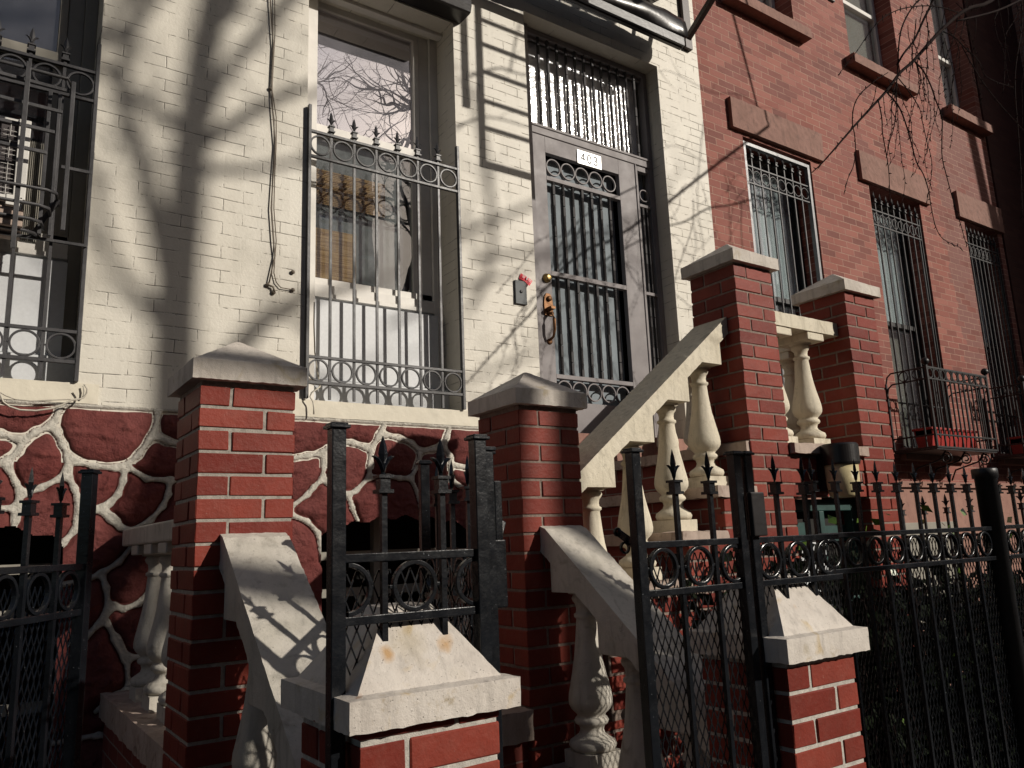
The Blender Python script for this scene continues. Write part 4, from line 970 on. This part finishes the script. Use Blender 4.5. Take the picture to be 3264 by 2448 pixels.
# ================================================================== RED BRICK HOUSE
rh = thing('brick_house', (8, FY, 0), 'red brick row house with brownstone lintels and black window grilles', 'house')
RW = [(5.45, 6.425, 2.55, 5.005), (7.385, 8.345, 2.30, 5.005), (9.30, 10.09, 2.30, 5.0)]
RU = [(5.45, 6.43, 6.40, 8.6), (7.37, 8.36, 6.40, 8.6), (9.31, 10.09, 6.40, 8.6)]
RX = []
wall_with_holes('wall', M['redhouse'], rh, 4.945, 10.20, 1.95, 12.0, FY+.004, FY+.30, RW+RU+RX)
m = MB(); m.box(4.945, 10.2, FY+.012, FY+.3, 0, 1.97); m.box(4.945, 10.2, FY-.02, FY+.1, 1.93, 1.985); m.build('stucco_base', M['stucco'], rh)
m = MB(); m.box(4.945, 10.2, FY-.4, FY+.3, 12, 12.7); m.build('cornice', M['awn_brown'], rh, bevel=.05)
for (x0, x1, z0, z1) in RW:
    m = MB(); m.box(x0-.165, min(x1+.17, 10.19), FY-.038, FY+.12, 5.035 if x0 < 7 else 5.01, 5.325); roughen(m.build('lintel', M['brownstone'], rh), .03, .005, 20)
    m = MB(); m.box(x0-.1, x1+.1, FY-.06, FY+.2, z0-.12, z0); m.build('sill', M['brownstone'], rh, bevel=.01)
for (x0, x1, z0, z1) in RU+RX:
    m = MB(); m.box(x0-.11, min(x1+.11, 10.19), FY-.105, FY+.2, z0-.105, z0); roughen(m.build('sill', M['brownstone'], rh), .03, .005, 20)
def rwin(x0, x1, z0, z1, kind, silver=False):
    y = FY+.19
    m = MB(); fw = .055; m.box(x0, x0+fw, y, y+.06, z0, z1); m.box(x1-fw, x1, y, y+.06, z0, z1); m.box(x0+fw, x1-fw, y, y+.06, z1-.09, z1); m.box(x0+fw, x1-fw, y, y+.06, z0, z0+.06)
    zm = 3.62 if z0 < 5 else 7.35
    m.box(x0+fw, x1-fw, y-.01, y+.05, zm-.025, zm+.025)
    f = m.build('window', M['irondark'] if z0 < 5 else M['ac'], rh, bevel=.004)
    m = MB(); m.box(x0+fw, x1-fw, y+.03, y+.036, z0+.06, z1-.09); m.build('pane', M['glass'], f)
    m = MB(); m.box(x0-.1, x1+.1, y+.5, y+.52, z0-.2, z1+.2); m.build('room_back', M['darkroom'], f)
    if kind == 'curtain':
        m = MB(); n = 70; xa, xb = x0+fw, x1-fw
        def cx(i): return xa+(xb-xa)*i/n
        zc0 = zm-.05; zc1 = z1-.12
        for i in range(n+1):
            yy = y+.062+.010*math.sin(i*1.1)+.005*math.sin(i*2.7+1)
            m.v += [(cx(i), yy, zc0), (cx(i), yy, zc1)]
        for i in range(n): m.f.append((2*i, 2*i+2, 2*i+3, 2*i+1)); m.s.append(True)
        m.build('curtain', M['curtain'], f)
        m = MB(); r = random.Random(int(x0*10))
        for j in range(4):
            zz = zc1-.05-j*.075; b = len(m.v)
            for i in range(n+1):
                yy = y+.048+.007*math.sin(i*.9+j*2); d_ = .02*math.sin(i*.55+j)+r.uniform(-.012, .012)
                m.v += [(cx(i), yy-.006, zz-.075+d_), (cx(i), yy+.01, zz)]
            for i in range(n): q = b+2*i; m.f.append((q, q+2, q+3, q+1)); m.s.append(False)
        m.build('ruffle', M['ruffle'], f)
        m = MB(); m.box(x0+fw, x1-fw, y+.12, y+.125, z0+.06, zm-.02); m.build('lower_shade', M['greyframe'], f)
    if kind == 'shade':
        m = MB(); m.box(x0+fw, x1-fw, y+.07, y+.075, z0+.2, z1-.1); m.build('shade', M['shade'], f)
        m = MB(); m.box(x0+fw, x1-fw, y+.08, y+.085, z0+.05, zm); m.build('lower_shade', M['greyframe'], f)
    return f
for w_ in RW: rwin(*w_, 'curtain')
for w_ in RU: rwin(*w_, 'shade')
def rgrille(x0, x1, z0, z1, frame, lbl):
    y = FY+.035; mt = M['iron2'] if frame else M['irondark']
    m = MB()
    if frame:
        m.box(x0+.01, x0+.045, y-.02, y+.02, z0, z1-.03); m.box(x1-.045, x1-.01, y-.02, y+.02, z0, z1-.03); m.box(x0+.045, x1-.045, y-.02, y+.02, z1-.065, z1-.03)
    else:
        m.box(x0+.005, x0+.02, y-.012, y+.012, z0, z1-.18); m.box(x1-.02, x1-.005, y-.012, y+.012, z0, z1-.18)
    par = m.build('window_grille', M['doorfr'] if frame else mt, rh, bevel=.003, label=lbl)
    n = 8; p = (x1-x0-.06)/n; xs = [x0+.03+p*(i+.86) for i in range(n-1)] if frame else [x0+.03+p*(i+1)-.02 for i in range(n)][:8]
    mt2 = M['iron2']
    for z in (4.752, 4.590, 2.75): railo(par, (x0+.02, y, z), (x1-.02, y, z), .014, .018, mt2)
    for x in xs:
        if x < x1-.02: picket(par, x, y, z0+.02, 4.965, .012, mt2, 1.1)
    for i in range(n+1):
        x = x0+.03+p*(i+.86)-p/2-(0 if frame else .065)
        if x0+.05 < x < x1-.05: ringo(par, (x, y, 4.671), .056, .007, .010, mt2)
    return par
M['doorfr'] = simple('silver_grey_frame', (.19, .19, .195), .35, .3, .5)
rgrille(*RW[0], True, 'hinged grille with a silver frame'); rgrille(*RW[1], False, 'black grille above the iron balcony'); rgrille(*RW[2], False, 'black grille in the shade of the next house')
# basement window of the red house
m = MB(); m.box(6.9, 8.1, FY-.03, FY+.02, 1.52, 1.60); m.box(6.9, 6.98, FY-.03, FY+.02, .7, 1.52); m.box(8.02, 8.1, FY-.03, FY+.02, .7, 1.52); m.box(6.98, 8.02, FY-.01, FY+.01, .7, 1.52)
m.build('basement_window', M['greyframe'], rh, bevel=.004)
# iron balconies
def balcony(x0, x1, lbl, glabel):
    t = thing('window_balcony', ((x0+x1)/2, 3.95, 2.28), lbl, 'balcony', 'iron flower balconies of the red house')
    mt = M['irondark']; yf, yb = 3.72, FY-.01
    m = MB()
    for z, s in ((2.993, .018), (2.886, .014), (2.371, .014), (2.258, .018)):
        m.box(x0, x1, yf-.008, yf+.008, z-s/2, z+s/2)
        for x in (x0, x1):
            if z > 2.5:
                m.tube([(x, yf, z), (x, yb-.06, z), (x, yb-.02, z-.03), (x, yb, z-.10)], .008, 6, False)
            else: m.box(x-.008, x+.008, yf, yb, z-s/2, z+s/2)
    for x in (x0, x1): m.box(x-.011, x+.011, yf-.011, yf+.011, 2.25, 3.01); m.box(x-.009, x+.009, yb-.009, yb+.009, 2.25, 2.90)
    m.build('frame', mt, t, bevel=.002)
    n = 14
    for i in range(1, n):
        x = x0+(x1-x0)*i/n; m = MB(); m.box(x-.006, x+.006, yf-.006, yf+.006, 2.258 if i % 2 == 0 else 2.371, 2.886)
        if i % 2: m.prism([(x-.018, 2.371), (x, 2.340), (x+.018, 2.371)], 'y', yf-.005, yf+.005)
        m.build('bar', mt, t)
    nr = 10
    for i in range(nr):
        x = x0+(x1-x0)*(i+.5)/nr; m = MB(); m.ring((x, yf, 2.94), .048, .008, .010, (1,0,0), (0,0,1), 24); m.box(x+.052, x+.064, yf-.008, yf+.008, 2.89, 2.985); m.build('ring', mt, t)
    for x in (x0, x1):
        for k in range(2):
            yy = yf+.09+.13*k; m = MB(); m.ring((x, yy, 2.94), .048, .008, .010, (0,1,0), (0,0,1), 24); m.box(x-.006, x+.006, yy-.006, yy+.006, 2.258, 2.886); m.build('ring', mt, t)
        m = MB(); m.lathe([(.0005,-.036),(.02,-.03),(.033,-.014),(.036,0),(.033,.014),(.02,.03),(.0005,.036)], x, yf, 3.045, 16); m.build('ball_finial', mt, t)
    m = MB(); m.box(x0, x1, yf, yb, 2.236, 2.248)
    for k in range(5): m.box(x0, x1, yf+.05*k, yf+.02+.05*k, 2.248, 2.254)
    m.build('floor', mt, t)
    for x in (x0+.25, (x0+x1)/2+.05, x1-.14):
        m = MB(); pts = []
        for k in range(30):
            a = k/29*math.pi*3.2; rr = .055*(1-k/29*.75); pts.append((x, yf+.06+rr*math.cos(a+1.6), 2.17+rr*math.sin(a+1.6)))
        m.tube(pts, .007, 6); m.tube([(x, yf+.06, 2.236), (x, yf+.12, 2.16), (x, yb-.05, 2.10), (x, yb, 2.0)], .008, 6); m.build('scroll_bracket', mt, t)
    p = thing('planter_box', ((x0+x1)/2, 3.95, 2.3), glabel, 'planter')
    xa, xb = x0+.20, x0+1.05; m = MB()
    m.prism([(3.875, 2.285), (4.015, 2.285), (4.035, 2.445), (3.855, 2.445)], 'x', xa+.02, xb-.02); m.box(xa, xb, 3.845, 4.045, 2.445, 2.468); m.build('box', M['redplastic'], p, bevel=.004)
    m = MB(); m.box(xa+.02, xb-.02, 3.865, 4.02, 2.40, 2.472); m.build('soil', M['soil'], p)
balcony(7.19, 8.295, 'black iron window balcony with ball finials right of the last brick pier', 'red plastic planter inside the nearer iron balcony')
balcony(9.08, 10.18, 'farther black iron window balcony cut by the right edge in shade', 'red plastic planter inside the farther balcony')
# neighbouring house that juts forward beyond the frame
nb = thing('neighbour_house', (15, 3.5, 0), 'brick house jutting forward at the far right, near facade darkened for shade', 'house')
m = MB(); m.box(11.67, 22, 1.25+.6, 12, 0, 12.5); m.build('wall', M['oppbrick'], nb)
m = MB(); m.box(10.205, 11.66, FY-.015, 12, 0, 12.3); m.build('shade_dark_facade', M['shadebrick'], nb)  # facade colour darkened to deepen the shade beyond the red house
m = MB()
for k in range(5): m.box(13.4+k*1.5, 14.3+k*1.5, 1.82, 1.845, 2.4, 4.6); m.box(13.4+k*1.5, 14.3+k*1.5, 1.82, 1.845, 6.4, 8.6)
m.build('window', M['irondark'], nb)
# ------------------------------------------------------------------ across the street (seen in the panes)
def opp(x0, x1, h, lbl, mat):
    ob = thing('apartment_building', ((x0+x1)/2, -17, 0), lbl, 'building')
    nx = int((x1-x0)/3); OH = [(x0+3*i+.9, x0+3*i+2.1, zz, zz+1.9) for i in range(nx) for zz in np.arange(1.5, h-2.4, 3.5)]
    wall_with_holes('wall', mat, ob, x0, x1, 0, h, -17.2, -17.0, OH)
    m = MB(); m.box(x0, x1, -17.6, -17.5, 0, h-.1); m.build('window', M['glass_hi'], ob)
    m = MB(); m.box(x0, x1, -17.4, -16.7, h, h+.6); m.build('cornice', M['awn_brown'], ob)
    for zz in np.arange(3.9, h, 1.16):
        m = MB(); m.box(x0, x1, -17.0, -16.96, zz, zz+.10); m.build('course', M['shade'], ob)
opp(-24, 12, 15.6, 'tall brick apartment building across the street reflected in the panes', M['oppbrick'])
opp(12.01, 57, 8.6, 'lower brick row across the street opposite the red house', M['oppbrick'])
# ================================================================== TREES
def limb(m, pts, r0, r1, n=8):
    k = len(pts)-1; q = []
    for i in range(k):                        # gentle subdivision
        a, b = Vector(pts[i]), Vector(pts[i+1]); p_ = Vector(pts[max(i-1, 0)]); n_ = Vector(pts[min(i+2, k)])
        for t in (0, .25, .5, .75):
            q.append(.5*((2*a)+(-p_+b)*t+(2*p_-5*a+4*b-n_)*t*t+(-p_+3*a-3*b+n_)*t**3))
    q.append(Vector(pts[-1])); m.tube(q, [r0+(r1-r0)*(i/(len(q)-1)) for i in range(len(q))], n); return q
def sprout(m, p, d, ln, r, rng, depth, thorn=0.0):
    pts = [Vector(p)]; d = Vector(d).normalized(); n = max(4, int(ln/.12)); st = ln/n
    kids = []
    for i in range(n):
        d = (d+Vector((rng.gauss(0, .16), rng.gauss(0, .16), rng.gauss(0, .13)))).normalized(); pts.append(pts[-1]+d*st)
        if depth > 0 and rng.random() < .42: kids.append((pts[-1].copy(), (d+Vector((rng.gauss(0, .7), rng.gauss(0, .7), rng.gauss(0, .6)))).normalized(), ln*rng.uniform(.35, .65), r*(1-i/n)*.6+.0015))
    m.tube(pts, [r*(1-.85*i/n) for i in range(n+1)], 4 if r < .012 else 6)
    if thorn:
        for a, b in zip(pts, pts[1:]):
            for _ in range(max(1, int((b-a).length/.045))):
                t = rng.random(); q = a.lerp(b, t); e = Vector((rng.gauss(0,1), rng.gauss(0,1), rng.gauss(0,1))).normalized()*thorn
                m.tube([q, q+e], [thorn*.13, .0004], 3, False)
    for k in kids: sprout(m, *k, rng, depth-1, thorn)
def SH(pts, t):            # tree points whose shade falls at these facade points, t metres out
    out = []
    for a in pts: tt = t if len(a) < 3 else a[2]; out.append(Vector((a[0]+KX*tt, FY-tt, a[1]+KZ*tt)))
    return out
# street tree 1: its shade lies on the cream wall
t1 = thing('street_tree', (7.3, -5.4, 0), 'bare street tree whose shadow falls over the cream wall', 'tree', 'bare street trees behind the viewer')
m = MB(); T0 = 9.5
tr_ = SH([(.62, -5.32), (.72, -2.0), (.80, 0.2), (.83, 1.9), (.82, 2.8), (.845, 3.3), (.86, 3.76), (.905, 4.28), (.96, 4.75), (1.0, 5.6), (1.1, 7.0)], T0)
q = limb(m, tr_, .115, .056, 12); limb(m, SH([(.62, -5.32), (.47, -2.5), (.42, -.5), (.44, .6), (.52, 1.2), (.66, 1.65), (.80, 2.1)], T0+.1), .13, .075, 12); m.build('trunk', M['bark'], t1)
m = MB(); rng = random.Random(21)
LB = [([(.845, 3.62), (1.15, 3.95), (1.45, 4.20), (1.9, 4.5), (2.5, 4.7)], .042, .012), ([(.86, 3.55), (1.2, 3.63), (1.6, 3.80), (2.2, 3.85)], .030, .008),
      ([(.86, 3.72), (.62, 3.86), (.38, 4.0), (0, 4.3), (-.6, 4.4)], .036, .01), ([(.90, 4.2), (1.05, 4.6), (1.25, 5.0), (1.5, 5.6)], .045, .02),
      ([(.83, 2.75), (.72, 3.15), (.62, 3.55), (.50, 3.95), (.58, 4.4), (.72, 4.9)], .05, .018), ([(.845, 2.2), (1.1, 2.55), (1.36, 2.85), (1.9, 3.2), (2.5, 3.5), (3.2, 3.9)], .05, .012),
      ([(.845, 2.5), (.66, 2.8), (.5, 3.0), (.40, 3.4), (.2, 3.7)], .035, .01), ([(.6, 4.6), (.45, 4.35), (.35, 4.1)], .03, .01), ([(.50, -.1), (.1, .18), (-.3, .30), (-.65, .45), (-1.4, .8)], .085, .05), ([(.45, .75), (.1, 1.05), (-.4, 1.2), (-.9, 1.25), (-1.5, 1.6)], .075, .03),
      ([(.95, 4.7), (.7, 4.9), (.5, 4.75), (.2, 4.9)], .034, .01), ([(1.0, 5.6), (.8, 5.0), (.62, 4.45), (.42, 4.15), (.2, 4.05)], .04, .02), ([(1.9, 6.0), (1.6, 5.2), (1.25, 4.55), (1.0, 4.1), (.88, 3.6)], .045, .02), ([(2.55, 3.0), (2.75, 3.4), (2.72, 4.1), (2.62, 4.6)], .022, .015), ([(1.36, 2.85), (1.9, 2.55), (2.3, 2.5), (3.0, 2.75), (3.6, 3.1)], .02, .006),
      ([(2.6, 3.35), (3.2, 3.55), (3.9, 3.9), (4.5, 4.2)], .022, .008), ([(2.2, 3.0), (2.6, 3.2), (3.0, 3.33)], .02, .008)]
for pts, r0, r1 in LB:
    tt = T0+rng.uniform(-.4, .4); P3 = SH([(a, b, T0+(tt-T0)*i/(len(pts)-1)) for i, (a, b) in enumerate(pts)], T0)
    q = limb(m, P3, r0*1.1, r1*1.5)
    for i in range(3, len(q), 4):
        d = (q[i]-q[i-1]).normalized()
        sprout(m, q[i], d+Vector((rng.gauss(0, .7), rng.gauss(0, .7), rng.gauss(0, .5))), rng.uniform(.4, 1.0), .010, rng, 1)
for k in range(16):
    p = tr_[-1] if k % 2 else tr_[-2]; sprout(m, p, (rng.gauss(0, .8), rng.gauss(0, .8), 1), rng.uniform(1.2, 2.6), .035, rng, 2)
m.build('crown', M['bark'], t1)
# street tree 2: seen reflected in the upper pane
t2 = thing('street_tree', (4.3, -2.2, 0), 'second bare street tree reflected in the centre window', 'tree', 'bare street trees behind the viewer')
m = MB(); rng = random.Random(5)
pts = [(3.4, -3.2, 0), (3.45, -3.2, 2.5), (3.5, -3.15, 5.0), (3.6, -3.1, 7.5), (3.9, -3.1, 9.5), (4.1, -3.2, 12)]; q = limb(m, pts, .17, .08, 12); m.build('trunk', M['bark'], t2)
m = MB()
for k in range(22):
    b = Vector(pts[2]).lerp(Vector(pts[5]), .35+.65*rng.random()); a = rng.uniform(0, 6.28)
    sprout(m, b, (math.cos(a)*.9, math.sin(a)*.5, rng.uniform(.1, .9)), rng.uniform(1.6, 3.0), .035, rng, 2, .02)
m.build('crown', M['bark'], t2)
# thorny tree at right: its twigs hang into the picture
t3 = thing('thorny_tree', (14.0, -1.2, 0), 'thorny bare branches hanging down at the upper right before the red brick wall', 'tree')
m = MB(); rng = random.Random(9)
m.tube([(14.0, -1.2, 0), (13.9, -1.15, 3), (13.6, -1.0, 7.5), (13.1, -.9, 11.5)], [.16, .14, .11, .06], 12); m.build('trunk', M['bark'], t3)
m = MB()
O3 = (2176, 0); K3 = 1088/2212
def tb(pts, y0, y1, r0, r1, thorn=.011, n=6, seed=1, tw=False):
    k = len(pts)-1; q3 = [P(O3[0]+a*K3, O3[1]+b*K3, 'y', y0+(y1-y0)*i/k) for i, (a, b) in enumerate(pts)]
    q = limb(m, q3, r0*1.35, r1*1.5, n); rg_ = random.Random(seed); L_ = 0; c = 0
    for a, b in zip(q, q[1:]):
        L_ += (b-a).length
        while L_ > .045:
            L_ -= .045*rg_.uniform(.8, 1.6); d = (b-a).normalized(); e = d.cross(Vector((.8, -.5, .2))).normalized(); c += 1
            e = (e*(1 if c % 2 else -1)+d*.55+Vector((rg_.gauss(0,.25), rg_.gauss(0,.25), rg_.gauss(0,.25)))).normalized()
            t_ = thorn*2.1*rg_.uniform(.7, 1.2); p = b; m.tube([p, p+e*t_*.6, p+e*t_*1.25], [.0042, .0030, .0008], 4, False)
    return q
YB = 2.35
tb([(2500,-420),(2212,-180),(1990,10),(1840,60),(1680,190),(1500,390),(1410,470),(1320,590),(1210,710),(1105,825),(980,970),(900,1060),(838,1118)], YB-.3, YB+.05, .0115, .0018, .016, 8, 1)
tb([(1640,-150),(1620,0),(1560,130),(1500,260),(1430,350),(1390,420)], YB-.1, YB, .007, .004, .014, 6, 2)
tb([(1700,-80),(1560,-20),(1480,60),(1420,180),(1400,300),(1395,430),(1385,560),(1385,690),(1370,820),(1340,920),(1325,1000)], YB, YB+.02, .005, .0015, .012, 6, 3)
tb([(1325,600),(1400,690),(1445,800),(1480,920),(1515,1050),(1560,1130),(1595,1240),(1610,1340),(1640,1470),(1690,1550),(1800,1605)], YB, YB+.1, .0035, .0014, .011, 6, 4)
tb([(1505,400),(1560,460),(1610,560),(1640,650),(1680,760),(1680,900),(1682,1020),(1710,1140),(1750,1290),(1800,1450),(1840,1590)], YB, YB+.1, .0038, .0015, .012, 6, 5)
tb([(1510,400),(1530,500),(1535,600),(1555,690)], YB, YB+.02, .002, .001, .009, 5, 6)
tb([(1630,600),(1630,700),(1640,790),(1670,870)], YB+.03, YB+.05, .002, .001, .009, 5, 7)
tb([(1265,640),(1290,760),(1295,860),(1320,1000),(1335,1100),(1340,1200),(1345,1320)], YB, YB+.03, .003, .0013, .010, 5, 8)
tb([(1220,545),(1150,610),(1110,690),(1100,790),(1115,880),(1120,980),(1105,1080),(1070,1160),(1045,1260)], YB, YB+.03, .0028, .0013, .010, 5, 9)
tb([(1255,560),(1240,640),(1215,700)], YB, YB, .0018, .0009, .008, 5, 10); tb([(1300,620),(1310,720),(1330,820)], YB, YB, .0018, .0009, .008, 5, 11)
tb([(1780,80),(1660,45),(1520,40),(1380,70),(1270,140),(1190,240),(1130,330),(1050,430),(1010,485)], YB-.1, YB, .0032, .0012, .010, 5, 12)
tb([(1690,205),(1760,240),(1830,310),(1920,400),(1960,490),(2060,540),(2150,565)], YB-.1, YB-.15, .0032, .0013, .010, 5, 13)
tb([(1810,300),(1880,430),(1950,540),(2050,670),(2150,780),(2212,850),(2300,950)], YB-.1, YB-.15, .003, .0013, .010, 5, 14)
tb([(2190,-40),(2200,150),(2160,420),(2155,600),(2170,800),(2185,1000),(2195,1180),(2200,1400)], YB-.25, YB-.2, .0035, .0015, .010, 5, 15)
tb([(1850,-60),(1830,100),(1790,300),(1760,480),(1730,650),(1715,700)], YB-.1, YB-.05, .0022, .001, .008, 5, 16)
tb([(2040,-40),(2060,100),(2090,260),(2120,400)], YB-.1, YB-.05, .002, .001, .008, 5, 17)
tb([(1330,470),(1250,520),(1225,545)], YB, YB, .002, .0015, .008, 5, 18)
rr_ = random.Random(77)
for kk_ in range(26):
    u0 = rr_.choice([rr_.uniform(1250, 1900), rr_.uniform(1500, 2260)]); v0 = -60 if u0 > 1800 else rr_.uniform(-80, 420) if u0 > 1450 else rr_.uniform(380, 560)
    pts_ = [(u0, v0)]; du = rr_.uniform(-45, 60); dv = rr_.uniform(60, 110)
    for j_ in range(rr_.randint(3, 7)):
        pts_.append((pts_[-1][0]+du+rr_.gauss(0, 18), pts_[-1][1]+dv+rr_.gauss(0, 15))); du *= .6; dv = dv*.9+18
    tb(pts_, YB+rr_.uniform(-.35, .1), YB+rr_.uniform(-.3, .15), rr_.uniform(.0014, .0026), .0009, .009, 5, 100+kk_)
q3 = [P(O3[0]+2500*K3, -420*K3, 'y', YB-.3), Vector((7.3, 1.3, 9.6)), Vector((10, .2, 10.6)), Vector((13.2, -.9, 10.8))]; limb(m, q3, .011, .05, 8)
# unseen twigs higher up whose fine shade lies beside the door and on the red wall
SHN = [([(5.9, 4.55), (5.5, 4.42), (5.2, 4.30), (4.9, 4.2), (4.6, 4.02), (4.3, 3.9), (3.7, 3.55), (3.1, 3.25)], .011), ([(5.6, 4.52), (5.35, 4.62), (5.15, 4.40)], .005), ([(5.35, 4.36), (5.3, 4.0), (5.35, 3.6), (5.6, 3.4)], .006),
       ([(5.9, 5.3), (5.5, 5.42), (5.1, 5.32), (4.6, 5.35), (4.4, 5.28)], .005), ([(5.8, 4.9), (5.2, 4.72), (4.9, 4.62), (4.6, 4.68), (4.42, 4.6)], .005), ([(4.95, 5.0), (4.85, 4.6), (4.78, 4.2), (4.8, 3.8), (4.7, 3.4)], .005),
       ([(4.7, 4.1), (4.72, 3.85), (4.6, 3.6)], .004), ([(5.2, 3.2), (4.9, 3.4), (4.6, 3.3)], .005), ([(2.55, 4.62), (2.85, 4.80), (3.05, 4.82), (3.3, 4.9)], .011), ([(2.95, 4.8), (3.02, 5.1), (3.1, 5.4)], .009), ([(2.5, 4.25), (2.75, 4.4), (3.1, 4.42)], .010)]
for i, (pts, r0) in enumerate(SHN):
    tt = 2.2+.1*i; q3 = SH([(a, b) for a, b in pts], tt); q = limb(m, q3, r0, r0*.5, 6); rg_ = random.Random(40+i)
    for j in range(2, len(q), 3): sprout(m, q[j], Vector((rg_.gauss(0,1), rg_.gauss(0,.6), rg_.gauss(0,1))), rg_.uniform(.1, .35), .0035, rg_, 0, .014)
    if i in (0, 3, 4, 8, 10): m.tube([q3[0], q3[0]+Vector((KX, -1, KZ))*1.4, q3[0]+Vector((KX, -1, KZ))*2.6], [r0, .016, .02], 6)
m.build('crown', M['twig'], t3)
# ------------------------------------------------------------------ yard greenery behind the right fence
iv = thing('ivy_bush', (3.0, 2.0, 0), 'straggling ivy bush, leaves coloured dark for shade, a few coloured lit, behind the black fence', 'shrub')
m = MB(); r = random.Random(12); mb = MB()
for k in range(12000):  # dense leaf mass added as a dark backing for the unlit yard
    x = r.uniform(2.45, 7.6); y = r.uniform(1.78, 2.5) if x < 4.6 else r.uniform(1.8, 3.4); z = r.uniform(.05, 1.05+.5*r.random()) if x < 3.6 else r.uniform(.05, 1.2)
    s = r.uniform(.022, .042); n = Vector((r.gauss(0,1), r.gauss(0,1), r.gauss(0,1))).normalized(); a = n.orthogonal().normalized(); b = n.cross(a); c = Vector((x, y, z))
    m.add([c-a*s, c-b*s*.6, c+a*s*.2-b*s*.8, c+a*s*1.2, c+a*s*.2+b*s*.8, c+b*s*.6], [(0,1,2,3,4,5)])
for k in range(60):
    x = r.uniform(2.4, 4.5); y = r.uniform(1.85, 2.3); p = Vector((x, y, 0)); pts = [p]
    for j in range(12): p = p+Vector((r.gauss(0,.04), r.gauss(0,.03), .11)); pts.append(p)
    mb.tube(pts, .004, 4)
m.build('leaves', M['leaf'], iv)
m = MB()
for k in range(60):
    x = r.uniform(2.5, 5.2); y = r.uniform(1.76, 2.1); z = r.choice([r.uniform(.2, 1.4), r.uniform(1.36, 1.66)]); s = r.uniform(.014, .028); n = Vector((r.gauss(0,1), r.gauss(-1,1), r.gauss(0,1))).normalized(); a = n.orthogonal().normalized(); b = n.cross(a); c = Vector((x, y, z))
    m.add([c-a*s, c-b*s*.6, c+a*s*.2-b*s*.8, c+a*s*1.2, c+a*s*.2+b*s*.8, c+b*s*.6], [(0,1,2,3,4,5)])
m.build('lit_leaves', M['leaf2'], iv); mb.build('stems', M['twig'], iv)
ut = thing('meter_cabinet', (3.2, 2.9, 0), 'pale metal cabinet glimpsed through the mesh below the green basement frame', 'cabinet')
m = MB(); m.box(3.40, 3.62, 2.50, 2.528, .75, 1.50); 
for k in range(6): m.box(3.41, 3.61, 2.492, 2.50, .80+k*.11, .83+k*.11)
m.build('door', M['panel'], ut, bevel=.003)
